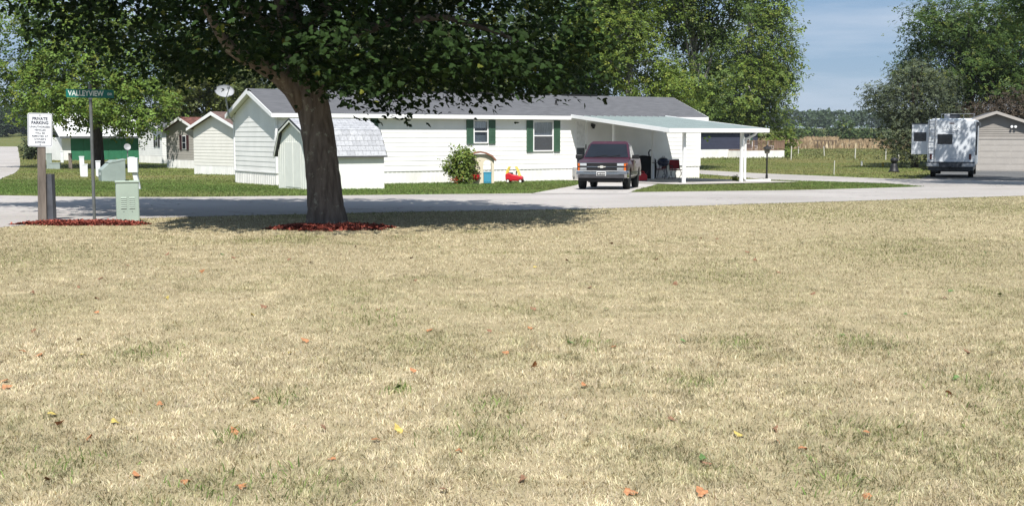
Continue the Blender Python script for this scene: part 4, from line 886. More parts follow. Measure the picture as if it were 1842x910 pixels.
# ------------------------------------------------------------------ roadside signs and utility boxes
def signs():
    # wooden post with parking sign
    c = Gd(76, 400); yaw = math.atan2(c.x, c.y) * -1
    WD_ = mat('weathered_post', (.17, .145, .125), .9, .25, 6, .4, stretch=(2, 2, .3))
    r = empty('parking_sign', c, yaw + R(3), 'white private parking sign on a weathered wooden post', 'sign')
    ppm = F / c.y; h = lambda py: At(77, py, c.y).z - c.z
    lean = 9 / ppm
    q = MB(); q.hexa([(-.075, -.06, -.1), (.075, -.06, -.1), (.075, .06, -.1), (-.075, .06, -.1), (-.08 + lean * .6, -.06, h(214)), (.06 + lean * .6, -.06, h(214)), (.06 + lean * .6, .06, h(214)), (-.08 + lean * .6, .06, h(214))]); q.build('post', WD_, r, bev=.012)
    sg = bpy.data.objects.new('sign_panel', None)
    zc = (h(204) + h(264)) / 2; hh = (h(204) - h(264)) / 2 ; w2 = 20.5 / ppm; xc = 1.5 / ppm
    def rr(w, h_, r_, n=5):
        o = []
        for cx_, cz_, a0 in ((w - r_, h_ - r_, 0), (-w + r_, h_ - r_, 90), (-w + r_, -h_ + r_, 180), (w - r_, -h_ + r_, 270)):
            for a in np.linspace(a0, a0 + 90, n): o.append((cx_ + r_ * math.cos(R(a)), cz_ + r_ * math.sin(R(a))))
        return o
    sg = MB().prism(rr(w2, hh, .035), -.003, .003, 'y').build('sign_panel', mat('sign_white', (.72, .75, .80), .45, .04, 3), r); sg.location = (xc, -.07, zc); sg.rotation_euler = (0, R(1.5), 0)
    INK = mat('sign_ink', (.02, .025, .05), .5)
    out = rr(w2 - .012, hh - .012, .03); inn = rr(w2 - .018, hh - .018, .026); n = len(out)
    q = MB(); q.add([(x, -.0045, z) for x, z in out + inn], [(i, (i + 1) % n, n + (i + 1) % n, n + i) for i in range(n)]); q.build('border', INK, sg)
    rows = [('PRIVATE', .078, .205), ('PARKING', .078, .13), ('UNAUTHORIZED', .048, .055), ('VEHICLES', .048, -.003), ('WILL BE', .048, -.06), ('REMOVED AT', .048, -.117), ("OWNER'S", .048, -.174), ('EXPENSE', .048, -.23)]
    for s, sz, z in rows: text('lettering', s, sz, INK, sg, (0, -.005, z * hh / .31), squash=(.92 if sz > .06 else .98), ext=.0008, bold=(.0022 if sz > .06 else .0004))
    for z in (hh - .04, -hh + .04): MB().lathe([(.012, -.008), (.008, -.003)], 8, (0, 0, z), 'y').build('bolt', GALV, sg)
    # short galvanised guard
    g = Gd(92, 399.5); r = empty('cable_guard', g, R(-8), 'short grey metal cable guard leaning beside the wooden sign post', 'cable guard')
    q = MB(); hgt = At(90, 313, g.y).z - g.z
    for a, b, y0, y1 in ((-.075, .075, .05, .06), (-.085, -.07, -.06, .055), (.07, .085, -.06, .055)):
        q.hexa([(a, y0, -.05), (b, y0, -.05), (b, y1, -.05), (a, y1, -.05), (a - .01, y0, hgt), (b - .01, y0, hgt), (b - .01, y1, hgt), (a - .01, y1, hgt)])
    q.hexa([(-.085, -.062, -.05), (.085, -.062, -.05), (.085, -.05, -.05), (-.085, -.05, -.05), (-.095, -.062, hgt), (.075, -.062, hgt), (.075, -.05, hgt), (-.095, -.05, hgt)])
    q.build('channel', mat('guard_grey', (.12, .125, .14), .5, .15, 5, metal=.5), r)
    # street name sign
    c = Gd(170, 398); yaw = -math.atan2(c.x, c.y); r = empty('street_sign', c, yaw, 'green street name sign on a slim steel pole in the mulch', 'street sign')
    h = lambda py: At(165, py, c.y).z - c.z; ppm = F / c.y; le = 0.
    q = MB(); q.tube([(0, 0, -.1), (le, 0, h(152))], .030, 10); q.build('pole', mat('pole_steel', (.16, .17, .17), .5, .15, 5, metal=.4), r)
    GS = mat('sign_green', (.008, .13, .105), .4, .04); LW = mat('sign_lettering', (.62, .70, .66), .4)
    zt, zb = h(161.5), h(176.5); x0, x1 = (129 - 170) / ppm, (210 - 170) / ppm; xm = (x0 + x1) / 2
    b = MB().box(-(x1 - x0) / 2, (x1 - x0) / 2, -.004, .004, -(zt - zb) / 2, (zt - zb) / 2).build('name_blade', GS, r, bev=.003); b.location = (xm, -.04, (zt + zb) / 2); b.rotation_euler = (0, R(.6), 0)
    text('lettering', 'VALLEYVIEW', .138, LW, b, (-.075, -.006, 0), squash=.80, ext=.001, bold=.003); text('lettering', 'DR', .062, LW, b, (.355, -.006, -.005), squash=1.0, ext=.001, bold=.001)
    MB().box(le - .035, le + .035, -.035, .035, zb - .03, zb + .02).build('bracket', GALV, r)
    # green utility cabinet
    c = Gd(230.5, 401); r = empty('utility_cabinet', c, R(20), 'pale green louvred utility cabinet standing in red mulch', 'utility cabinet')
    CG = mat('cabinet_green', (.33, .405, .345), .5, .06, 3, spec=.35); ppm = F / c.y; hgt = At(230, 326, c.y).z - c.z; w2 = .205; d2 = .12
    MB().box(-w2, w2, -d2, d2, -.05, hgt - .02).build('body', CG, r, bev=.012)
    MB().box(-w2 - .012, w2 + .012, -d2 - .015, d2 + .015, hgt - .03, hgt + .01).build('lid', CG, r, bev=.012)
    MB().box(-w2 + .015, w2 - .015, -d2 - .008, -d2, .03, hgt - .05).build('door', CG, r, bev=.006)
    for x in (-.075, .075):
        for i in range(6):
            z = hgt * .36 + i * .037; q = MB(); q.prism([(-d2 - .008, z), (-d2 - .022, z + .004), (-d2 - .008, z + .022)], x - .05, x + .05, 'x'); q.build('louvre', CG, r)
        MB().lathe([(.008, -d2 - .014), (.006, -d2 - .008)], 8, (x, 0, hgt * .285), 'y').build('screw', METAL, r)
    MB().box(-.03, .03, -d2 + .02, d2 - .02, hgt + .01, hgt + .022).build('lid_handle', BLACK, r)
    # utility things on the far side of the road
    WB = mat('box_white', (.66, .68, .70), .5, .05, 3); PG = mat('transformer_green', (.27, .32, .30), .5, .06, 3)
    def pedestal(px, pyb, pyt, wpx, m, label, lean=0., cap=None, rz=.3, name='utility_pedestal'):
        c = Gd(px, pyb); ppm = F / c.y; h = At(px, pyt, c.y).z - c.z; w = wpx / ppm / 2; l = lean / ppm
        r = empty(name, c, rz, label, 'utility pedestal')
        q = MB(); q.hexa([(-w, -w, -.1), (w, -w, -.1), (w, w, -.1), (-w, w, -.1), (-w + l, -w, h), (w + l, -w, h), (w + l, w, h), (-w + l, w, h)]); q.build('post', m, r, bev=.01)
        q = MB(); q.box(-w * 1.15 + l, w * 1.15 + l, -w * 1.15, w * 1.15, h, h + .05); q.build('cap', m, r, bev=.01); return r, c, h, w, l
    pedestal(149, 318, 283, 8, WB, 'taller white pedestal left of the far maple trunk', -1); pedestal(154, 318, 297, 8, WB, 'shorter white pedestal touching the taller one beside the maple')
    pedestal(177, 318, 291, 8, WB, 'white pedestal directly left of the wedge-shaped transformer')
    r, c, h, w, l = pedestal(250, 341, 285, 8, WB, 'leaning white meter pedestal with a box near the road edge', -11, rz=0)
    MB().box(l - .12, l + .24, -.16, -.02, h * .55, h * 1.02).build('meter_box', WB, r, bev=.01)
    pedestal(89, 304, 277, 9, PG, 'grey-green pedestal behind the parking sign post'); pedestal(112, 293, 273, 5, WB, 'slim white pedestal before the green-walled outbuilding'); pedestal(127, 304, 277, 6, mat('weathered_post', (.17, .145, .125), .9), 'dark wooden post pedestal on the far lawn'); pedestal(96, 288, 273, 5, WB, 'small white pedestal left of the outbuilding')
    MB()
    c = Gd(100, 304); r = empty('ground_box', c, .2, 'low dull green ground box on the far lawn', 'utility box'); MB().box(-.35, .35, -.25, .25, -.05, .42).build('body', PG, r, bev=.02); MB().box(-.37, .37, -.27, .27, .42, .47).build('lid', PG, r, bev=.01)
    c = Gd(194, 326.5); r = empty('transformer', c, R(-62), 'grey-green wedge-fronted pad transformer on the lawn across the road', 'transformer'); ppm = F / c.y; w = 17 / ppm; h = At(199, 288, c.y).z - c.z
    MB().prism([(-.35, -.05), (.75, -.05), (.75, h), (.15, h * 1.0), (-.35, h * .55)], -w, w, 'x').build('body', PG, r, bev=.02)
    q = MB(); q.hexa([(-w - .015, -.02, h * .84), (w + .015, -.02, h * .84), (w + .015, .77, h), (-w - .015, .77, h), (-w - .015, -.04, h * .90), (w + .015, -.04, h * .90), (w + .015, .78, h + .05), (-w - .015, .78, h + .05)]); q.build('lid', PG, r)
    MB().box(-.06, .08, -.365, -.35, h * .3, h * .42).build('warning_label', WB, r)
    # little dish on a stub
    c = Gd(230, 295); r = empty('satellite_dish', c, 0, 'small grey dish on a short stand before the hidden white home', 'satellite dish'); h = At(230, 265, c.y).z - c.z
    q = MB(); q.tube([(0, 0, 0), (0, 0, h)], .05, 8); q.build('mast', GALV, r); q = MB(); q.lathe([(.02, 0), (.2, .03), (.3, .08), (.3, .1), (.02, .03)], 16); d = q.build('reflector', mat('dish_grey', (.45, .46, .47), .45), r); d.location = (0, -.05, h); d.rotation_euler = (R(70), 0, R(30))
    # lamp post by the carport
    c = Gd(1379, 322); r = empty('lamp_post', c, 0, 'black lantern lamp post beside the carport downspout', 'lamp post'); h = At(1379, 263, c.y).z - c.z
    q = MB(); q.lathe([(.07, -.05), (.06, .2), (.045, .25), (.04, h - .38)], 12); q.build('post', BLACK, r)
    q = MB(); q.lathe([(.10, h - .38), (.12, h - .36), (.16, h - .14), (.14, h - .14)], 6); q.build('lantern', mat('lantern_glass', (.16, .15, .12), .2), r); q = MB(); q.lathe([(.26, h - .14), (.17, h - .06), (.05, h), (.02, h + .08)], 6); q.build('lantern_roof', BLACK, r)
    # white marker stakes in the meadow
    STK = mat('stake_grey', (.50, .49, .45), .7, .1)
    for px, pt, pb, lab in ((1423, 263, 288, 'pale stake left-most in the meadow row'), (1436, 264, 280, 'pale stake second from left in the meadow row'), (1483, 263, 281, 'pale slanted stake third from left in the meadow row'), (1538, 267, 286, 'pale stake fourth from left in the meadow row'), (1593, 268, 288, 'thicker grey stake left of the dark yard ornament'), (1616, 274, 290, 'pale stake just right of the dark yard ornament'), (1629, 272, 287, 'pale stake nearest the motorhome slide-out'), (1500, 289, 315, 'thin pale stake close to the side lane')):
        c = Gd(px, pb); h = At(px, pt, c.y).z - c.z; q = MB(); w = .045 if pb < 300 else .02; l = -.12 if px == 1483 else .02; q.hexa([(-w, -w, -.1), (w, -w, -.1), (w, w, -.1), (-w, w, -.1), (-w + l, -w, h), (w + l, -w, h), (w + l, w, h), (-w + l, w, h)]); q.lathe([(w * 1.3, h - .12), (w * 1.3, h - .08)], 6, (l, 0, 0))
        o = q.build('fence_stake', STK); o.location = c; tag(o, lab, 'stake', 'stakes in the meadow')
    for px, pt, pb, m, lab in ((1550, 290, 298, TRIM, 'short white marker tube in the dry meadow'), (1588, 292, 300, mat('yellow_marker', (.6, .42, .05), .6), 'short yellow marker in the meadow by the ornament'), (1641, 290, 296, TRIM, 'tiny white marker under the motorhome slide-out')):
        c = Gd(px, pb); h = At(px, pt, c.y).z - c.z; q = MB(); q.lathe([(.07, -.1), (.07, h - .04), (.055, h)], 10); q.lathe([(.085, h * .35), (.085, h * .42)], 10); o = q.build('marker', m); o.location = c; tag(o, lab, 'marker')
    # dark yard ornament
    c = Gd(1608, 310); h = At(1608, 283, c.y).z - c.z; r = empty('yard_ornament', c, 0, 'black figure-shaped yard ornament on the lawn left of the motorhome', 'ornament')
    q = MB(); q.lathe([(.42, 0), (.30, .12), (.22, h * .4), (.16, h * .62)], 14); q.build('skirt', BLACK, r, smooth=True); q = MB(); q.lathe([(.10, h * .60), (.22, h * .68), (.26, h * .80), (.20, h * .92), (.05, h)], 14); q.build('head', BLACK, r, smooth=True)
    # low trellis rail in the meadow
    c = Gd(1484, 268); r = empty('garden_trellis', c, 0, 'low dark trellis frame standing before the corn field', 'trellis'); TW = mat('trellis_brown', (.10, .075, .055), .9); a = F / c.y
    for i in range(7): x = (-20 + i * 6.5) / a; MB().box(x - .07, x + .07, -.07, .07, -.1, 14 / a).build('post', TW, r)
    MB().box(-21 / a, 21 / a, -.08, .08, 14 / a, 15.2 / a).build('rail', TW, r)
signs()
# mulch beds: heaped soil sheet and red bark chips
def mulch(name, cx, cy, pyc, rx, ry, label, n, sk=0.):
    c = Gd(cx, cy); MU = leafmat('mulch_' + name, .0, .9, .1) if False else MATS.get('mulch_red') or leafmat('mulch_red', .0, .9, .1)
    k = 40; vs = [(0, 0, .05)]; fs = []
    rs = np.random.RandomState(n)
    rad = 1 + .10 * np.sin(np.arange(k) * .9 + 1) + rs.normal(0, .06, k)
    for i, f_ in enumerate((.5, .85, 1.0)):
        for j in range(k): a = 2 * math.pi * j / k; x = rx * f_ * rad[j] * math.cos(a); y = ry * f_ * rad[j] * math.sin(a) + sk * x; vs.append((x, y, (.05, .035, .0)[i] + gz(c.y + y) - c.z + .004))
    fs = [(0, 1 + j, 1 + (j + 1) % k) for j in range(k)] + [(1 + i * k + j, 1 + (i + 1) * k + j, 1 + (i + 1) * k + (j + 1) % k, 1 + i * k + (j + 1) % k) for i in range(2) for j in range(k)]
    r = empty('mulch_bed', c, 0, label, 'mulch bed')
    MB().add(vs, fs).build('mulch_base', mat('mulch_soil', (.09, .03, .022), .95, .3, 20, .6), r)
    a = rs.rand(n) * 2 * np.pi; f_ = np.sqrt(rs.rand(n)) * rs.uniform(1, 1.07, n); kk = (a / (2 * np.pi) * k).astype(int) % k; x = rx * f_ * rad[kk] * np.cos(a); y = ry * f_ * rad[kk] * np.sin(a) + sk * x
    z = np.interp(f_, [0, .5, .85, 1], [.05, .05, .035, 0.0]) + gz(c.y + y) - c.z + .012 + rs.rand(n) * .012
    l = rs.uniform(.015, .05, n); w = rs.uniform(.005, .014, n); an = rs.rand(n) * 2 * np.pi; d = np.stack([np.cos(an), np.sin(an), rs.normal(0, .35, n)], 1); s_ = np.stack([-np.sin(an), np.cos(an), rs.normal(0, .4, n)], 1); P = np.stack([x, y, z], 1)
    V = np.stack([P - d * l[:, None] - s_ * w[:, None], P + d * l[:, None] - s_ * w[:, None], P + d * l[:, None] + s_ * w[:, None], P - d * l[:, None] + s_ * w[:, None]], 1).reshape(-1, 3)
    T = np.repeat(np.array([.26, .07, .05]) * rs.uniform(.35, 1.35, (n, 1)), 4, 0)
    tag(np_mesh('bark_chips', V, np.arange(4 * n).reshape(-1, 4), MU, r, tint=T), kind='stuff')
mulch('tree', 594, 411.5, 0, .98, .62, 'round bed of red bark mulch at the foot of the front maple', 7000)
mulch('sign', 150, 404.5, 0, 1.16, .34, 'long bed of red bark mulch under the signs and green cabinet', 5000, -.02)

# ------------------------------------------------------------------ trees and other vegetation
def T_maple():
    h = [(0, 0), (.30, -.06), (.52, .28), (.26, .38), (.30, .66), (0, 1.0)]
    P = h + [(-x, y) for x, y in h[-2:0:-1]]; V = [(x, y - .35, -.30 * abs(x) - .12 * (y - .35) ** 2) for x, y in P]; n = len(V); V.append((0, 0, .03))
    return np.array(V), np.array([(n, i, (i + 1) % n) for i in range(n)])
def T_leaf():                                               # small folded leaf, four triangles
    V = np.array([(0, -.5, 0), (.36, -.05, -.10), (0, .55, -.06), (-.36, -.05, -.10), (0, 0, .06)]); return V, np.array([(4, 0, 1), (4, 1, 2), (4, 2, 3), (4, 3, 0)])
def T_spray():                                              # a twig end with three leaves, two triangles each
    v = np.array([(0, -.5, 0), (.36, -.02, -.10), (0, .55, -.06), (-.36, .02, -.10)]); f = np.array([(0, 1, 2), (0, 2, 3)]); VV = []; FF = []
    for k, (a, ox, oy) in enumerate(((0, 0, .35), (1.0, -.35, -.15), (-1.1, .35, -.1))):
        c, s = math.cos(a), math.sin(a); w = v * .66; VV.append(np.stack([w[:, 0] * c - w[:, 1] * s + ox, w[:, 0] * s + w[:, 1] * c + oy, w[:, 2] + .08 * k], 1)); FF.append(f + 4 * k)
    return np.concatenate(VV), np.concatenate(FF)
LEAF = leafmat('leaves', .35, .55, .2)
def leaves_mesh(name, P, out, size, tmpl, tint, rs, parent, upw=.9, m=None, droop=.5):
    n = len(P); tv, tf = tmpl
    nr = np.array([0, 0, upw]) + out * .55 + rs.normal(0, .55, (n, 3)); nr /= np.linalg.norm(nr, axis=1, keepdims=True)
    t = out * .8 + rs.normal(0, .7, (n, 3)) - np.array([0, 0, droop]); t -= nr * (t * nr).sum(1, keepdims=True); t /= np.linalg.norm(t, axis=1, keepdims=True) + 1e-9
    b = np.cross(t, nr); s = np.broadcast_to(size, n)[:, None, None]
    V = P[:, None] + s * (tv[None, :, 0:1] * b[:, None] + tv[None, :, 1:2] * t[:, None] + tv[None, :, 2:3] * nr[:, None])
    k = len(tv); Fc = (tf[None] + (np.arange(n) * k)[:, None, None]).reshape(-1, 3)
    return np_mesh(name, V.reshape(-1, 3), Fc, m or LEAF, parent, np.repeat(tint, k, 0))
def crown_pts(blobs, nc, per, rs, spread, shell=.45, flat=.7, zmin=None):
    """blobs: (cx,cy,cz,rx,ry,rz); returns leaf points, outward vectors and a per-cluster value"""
    B = np.array(blobs, float); w = (B[:, 3] * B[:, 4] * B[:, 5]) ** (2 / 3); idx = rs.choice(len(B), nc, p=w / w.sum())
    d = rs.normal(0, 1, (nc, 3)); d /= np.linalg.norm(d, axis=1, keepdims=True)
    lump = 1 + .16 * np.sin(d[:, 0] * 5 + idx) * np.sin(d[:, 1] * 6 + idx * 2) * np.sin(d[:, 2] * 5)
    r = (shell + (1 - shell) * rs.rand(nc) ** .55) * lump * rs.uniform(.9, 1.06, nc)
    c = B[idx, :3] + d * r[:, None] * B[idx, 3:]
    val = rs.rand(nc)
    p = c[:, None] + rs.normal(0, 1, (nc, per, 3)) * spread * np.array([1, 1, flat]) * rs.uniform(.6, 1.3, (nc, 1, 1))
    out = np.repeat(d, per, 0); p = p.reshape(-1, 3); val = np.repeat(val, per)
    if zmin is not None: k = p[:, 2] > zmin(p[:, 0], p[:, 1]) + rs.normal(0, .08, len(p)); p, out, val = p[k], out[k], val[k]
    return p, out, val, c
def tint_of(base, val, rs, yellow=.15, dark=.5):
    n = len(val); t = np.array(base) * (1 - dark / 2 + dark * val[:, None]) * rs.uniform(.75, 1.3, (n, 1)); y = (rs.rand(n, 1) < yellow * (.4 + val[:, None])) * rs.uniform(.2, .8, (n, 1))
    return t * (1 - y) + np.array([.20, .21, .035]) * y
BARK = mat('bark', (.10, .082, .068), .95, .35, 5, .9, bscale=22, stretch=(3, 3, .5), spec=.1, col2=(.055, .045, .038))
def limb_path(a, b, rs, sag=.25, k=6):
    a, b = np.array(a), np.array(b); L_ = np.linalg.norm(b - a); o = []
    for i in range(k): f = i / (k - 1); p = a + (b - a) * f; p = p + np.array([0, 0, L_ * sag * (f - f * f)]) + rs.normal(0, .03 * L_, 3) * (0 < i < k - 1); o.append(tuple(p))
    return o
def tree(name, label, base, blobs, col, nleaf, size, trunk_r, seed, tmpl=None, per=26, spread=.5, yellow=.15, shell=.45, group='trees behind the homes', limbs=10, upw=.9, fork=None, flat=.7, bark=None):
    rs = np.random.RandomState(seed); r = empty(name, base, 0, label, 'tree', group); b0 = np.array(base)
    B = [(x - b0[0], y - b0[1], z - b0[2], a, b, c) for x, y, z, a, b, c in blobs]
    nc = max(6, nleaf // per); p, out, val, c = crown_pts(B, nc, per, rs, spread, shell, flat)
    k = p[:, 2] > .1; p, out, val = p[k], out[k], val[k]
    leaves_mesh('crown', p, out, size * rs.uniform(.7, 1.35, len(p)), tmpl or T_spray(), tint_of(col, val, rs, yellow), rs, r, upw)
    q = MB(); top = np.average(np.array(B)[:, :3], axis=0, weights=np.array(B)[:, 3]); zt = max(x[2] + x[5] * .5 for x in B); fk = fork or zt * .35
    pts = [(0, 0, -.3), (0, 0, .3), (top[0] * .1, top[1] * .1, fk * .5), (top[0] * .2, top[1] * .2, fk), (top[0] * .6, top[1] * .6, (fk + zt) / 2), (top[0], top[1], zt)]
    q.tube(pts, [trunk_r * 1.35, trunk_r * 1.05, trunk_r * .95, trunk_r * .85, trunk_r * .5, trunk_r * .12], 10, wob=.05, rng=random.Random(seed)); q.build('trunk', bark or BARK, r, smooth=True)
    pick = rs.permutation(len(c))[:limbs]
    for i in pick:
        f_ = rs.uniform(.0, .7); a = np.array(pts[3]) * (1 - f_) + np.array(pts[4]) * f_; rr_ = trunk_r * rs.uniform(.22, .42)
        q = MB(); P = limb_path(a, c[i], rs); q.tube(P, list(np.linspace(rr_, rr_ * .15, len(P))), 7); q.build('limb', bark or BARK, r, smooth=True)
    return r

# ---- the big maple in front
def front_maple():
    rs = np.random.RandomState(21); base = Gd(590, 409.5); r = empty('maple_tree', base, 0, 'large shady maple with leaning trunk in a ring of red mulch', 'tree'); b0 = np.array(base)
    c0 = np.array([-4.2, 23.5, 6.9]) - b0
    B = [(c0[0] + .3, c0[1], c0[2], 4.7, 5.2, 4.3), (c0[0] + 3.0, c0[1] - 1.2, c0[2] - 2.2, 3.2, 3.6, 2.6), (c0[0] - 3.0, c0[1] + 1.6, c0[2] - 1.6, 3.0, 3.2, 2.6), (c0[0] + .3, c0[1] - 2.6, c0[2] - 2.0, 3.8, 2.6, 2.6), (c0[0] + .4, c0[1] + 2.6, c0[2] - 2.0, 4.2, 2.8, 2.6), (c0[0] + 4.0, c0[1] + .6, c0[2] - 2.6, 2.4, 2.8, 1.9), (c0[0] + .8, c0[1] - 3.6, c0[2] + 1.7, 4.9, 4.6, 2.6), (c0[0] + 1.0, c0[1] - 5.4, c0[2] + 2.4, 4.6, 2.9, 1.9), (c0[0] + 1.5, c0[1] - 4.2, c0[2] + .4, 4.4, 2.4, 1.5), (c0[0] + 3.2, c0[1] - 2.6, c0[2] + .6, 2.9, 3.4, 2.2), (c0[0] - 1.6, c0[1] - 2.6, c0[2] + .9, 3.0, 3.4, 2.4), (c0[0] - 4.6, c0[1] + 1.6, c0[2] + 1.6, 3.3, 2.9, 2.4), (c0[0] - 5.4, c0[1] + 3.6, c0[2] - 1.5, 2.9, 2.4, 2.1)]
    bx_ = [(-400, 20), (-150, 45), (0, 75), (150, 120), (260, 132), (330, 108), (375, 78), (440, 76), (485, 118), (560, 140), (615, 176), (660, 165), (720, 172), (790, 150), (850, 158), (905, 150), (960, 178), (1000, 165), (1040, 150), (1085, 110), (1160, 30), (1300, -30)]
    bX = np.array([At(a, b, 21.5).x for a, b in bx_]) - b0[0]; bZ = np.array([At(a, b, 21.5).z for a, b in bx_]) - b0[2]
    zmin = lambda x, y: np.interp(x, bX, bZ) + .30 * np.sin(x * 2.6 + 1) * np.sin(y * 2.3 + x) + .14 * np.sin(x * 7.3) * np.sin(y * 3) + .02 * np.abs(y)
    p, out, val, c = crown_pts(B, 1650, 28, rs, .30, .30, .75, zmin)
    # hanging lower skirt of sprays all round the crown
    m = 330; a = rs.rand(m) * 2 * np.pi; f_ = np.sqrt(rs.uniform(.05, 1, m)); cc = np.stack([c0[0] + 6.0 * f_ * np.cos(a), c0[1] + 5.4 * f_ * np.sin(a)], 1); kq = (cc[:, 0] > c0[0] - 3.2) | (cc[:, 1] > c0[1] + 1.2); cc, a = cc[kq], a[kq]; m = len(cc); cz = zmin(cc[:, 0], cc[:, 1]) + rs.uniform(0, .75, m)
    q_ = np.repeat(np.c_[cc, cz], 38, 0) + rs.normal(0, 1, (m * 38, 3)) * np.array([.30, .30, .17]); o2 = np.repeat(np.stack([np.cos(a) * .7, np.sin(a) * .7, np.full(m, -.2)], 1), 38, 0)
    p = np.concatenate([p, q_]); out = np.concatenate([out, o2]); val = np.concatenate([val, np.repeat(rs.rand(m), 38)])
    kp = (p[:, 0] + b0[0] > -6.1) | (p[:, 1] + b0[1] + .674 * (p[:, 2] + b0[2]) > 24.9); p, out, val = p[kp], out[kp], val[kp]  # crown cut back where its leaves would shade the utility cabinet
    # sprouts on the trunk fork, in one fixed lighter leaf tone
    for px, py, Y, n_, sp_ in ((560, 105, 21.0, 150, .20), (575, 130, 20.9, 120, .17), (535, 60, 21.1, 90, .2), (1030, 40, 20.5, 120, .25), (600, 30, 20.8, 130, .24)):
        w = np.array(At(px, py, Y)) - b0; z = w + rs.normal(0, sp_, (n_, 3)); p = np.concatenate([p, z]); out = np.concatenate([out, np.tile([0, -.6, .3], (n_, 1))]); val = np.concatenate([val, np.full(n_, .8)])
    leaves_mesh('crown', p, out, .108 * rs.uniform(.6, 1.3, len(p)) * np.clip(1 + (p[:, 2] - 4.0) * .65, 1, 2.2), T_maple(), tint_of((.019, .037, .010), val, rs, .012, .5), rs, r, .9, MATS.get('maple_leaves') or leafmat('maple_leaves', .12, .7, .07))  # unseen upper leaves are oversized to deepen the shade below
    # trunk
    tr = [(590, 418, 21.8, 92), (590, 408, 21.8, 80), (589, 395, 21.8, 71), (586, 370, 21.8, 65), (583, 330, 21.85, 61), (577, 280, 21.9, 58), (571, 230, 22, 57), (561, 180, 22.05, 60), (549, 140, 22.1, 62), (537, 95, 22.2, 54), (525, 40, 22.4, 48), (512, -30, 22.6, 42), (500, -160, 22.9, 34), (470, -380, 23.2, 22), (450, -650, 23.4, 10)]
    pts = [np.array(At(a, b, Y)) - b0 for a, b, Y, w in tr]; rad = [w / F * Y / 2 * .95 for a, b, Y, w in tr]
    # resample finer, with root flare and bark furrows
    P2 = []; R2 = []
    for i in range(len(pts) - 1):
        for f_ in (0, .25, .5, .75): P2.append(pts[i] * (1 - f_) + pts[i + 1] * f_); R2.append(rad[i] * (1 - f_) + rad[i + 1] * f_)
    seg = 40; V = []
    for i, (a, rr_) in enumerate(zip(P2, R2)):
        for k in range(seg):
            an = 2 * math.pi * k / seg; hgt = a[2]; fl = max(0, .40 - hgt) ** 1.3 * .32 * (.5 + .5 * math.cos(5 * an + 1)) ; fu = .030 * math.sin(11 * an + 2.2 * math.sin(hgt * 2.1)) + .022 * math.sin(17 * an + 1.7 * math.sin(hgt * 4 + an)) + rs.normal(0, .014)
            w = rr_ * (1 + fl + fu + .05 * math.sin(2 * an + hgt)); V.append((a[0] + w * math.cos(an), a[1] + w * math.sin(an), a[2]))
    n = len(P2); Fc = np.array([(i * seg + k, i * seg + (k + 1) % seg, (i + 1) * seg + (k + 1) % seg, (i + 1) * seg + k) for i in range(n - 1) for k in range(seg)])
    MB_ = mat('maple_bark', (.185, .158, .135), .95, .35, 4, 1.0, bscale=26, stretch=(3.5, 3.5, .45), spec=.1, col2=(.085, .07, .06))
    k = MB_.node_tree; b = k.nodes['Principled BSDF']; bc = b.inputs['Base Color'].links[0].from_socket       # pale lichen flecks
    z = k.nodes.new('ShaderNodeTexNoise'); z.inputs['Scale'].default_value = 7; z.inputs['Detail'].default_value = 8; z.inputs['Roughness'].default_value = .75; cr_ = k.nodes.new('ShaderNodeValToRGB'); cr_.color_ramp.elements[0].position = .57; cr_.color_ramp.elements[1].position = .66
    x = k.nodes.new('ShaderNodeMix'); x.data_type = 'RGBA'; x.inputs['B'].default_value = (.30, .30, .24, 1); tcn = k.nodes.new('ShaderNodeTexCoord'); k.links.new(tcn.outputs['Object'], z.inputs['Vector']); k.links.new(z.outputs['Fac'], cr_.inputs[0]); k.links.new(cr_.outputs[0], x.inputs['Factor']); k.links.new(bc, x.inputs['A']); k.links.new(x.outputs['Result'], b.inputs['Base Color'])
    np_mesh('trunk', np.array(V), Fc, MB_, r, smooth=True)
    def px_limb(L_, name='limb'):
        q = MB(); q.tube([np.array(At(a, b, Y)) - b0 for a, b, Y, w in L_], [w / F * Y / 2 for a, b, Y, w in L_], 12, wob=.05, rng=random.Random(3)); q.build(name, MB_, r, smooth=True)
    px_limb([(552, 190, 22.05, 50), (528, 158, 22.0, 40), (498, 134, 21.8, 34), (471, 118, 21.6, 30), (440, 104, 21.4, 26), (415, 88, 21.2, 22), (395, 60, 21.0, 18), (370, 15, 20.8, 13), (300, -60, 20.6, 6)])
    px_limb([(538, 110, 22.2, 34), (505, 62, 22.0, 30), (470, 38, 21.8, 25), (430, 10, 21.6, 20), (350, -60, 21.4, 10)])
    px_limb([(535, 95, 22.2, 32), (560, 40, 22.6, 28), (620, -20, 23, 22), (720, -90, 23.4, 12), (800, -130, 23.6, 5)])
    px_limb([(545, 128, 22.1, 28), (610, 70, 22.4, 22), (700, 40, 22.8, 16), (800, 30, 23, 12), (900, 60, 23.0, 7), (960, 90, 22.8, 3)])
    for i in rs.permutation(len(c))[:22]:
        f_ = rs.uniform(.5, 1); j = int(30 + f_ * 22); a = P2[min(j, n - 3)]; Q = limb_path(a, c[i], rs, .15); q = MB(); q.tube(Q, list(np.linspace(.07, .012, len(Q))), 7); q.build('limb', MB_, r, smooth=True)
front_maple()

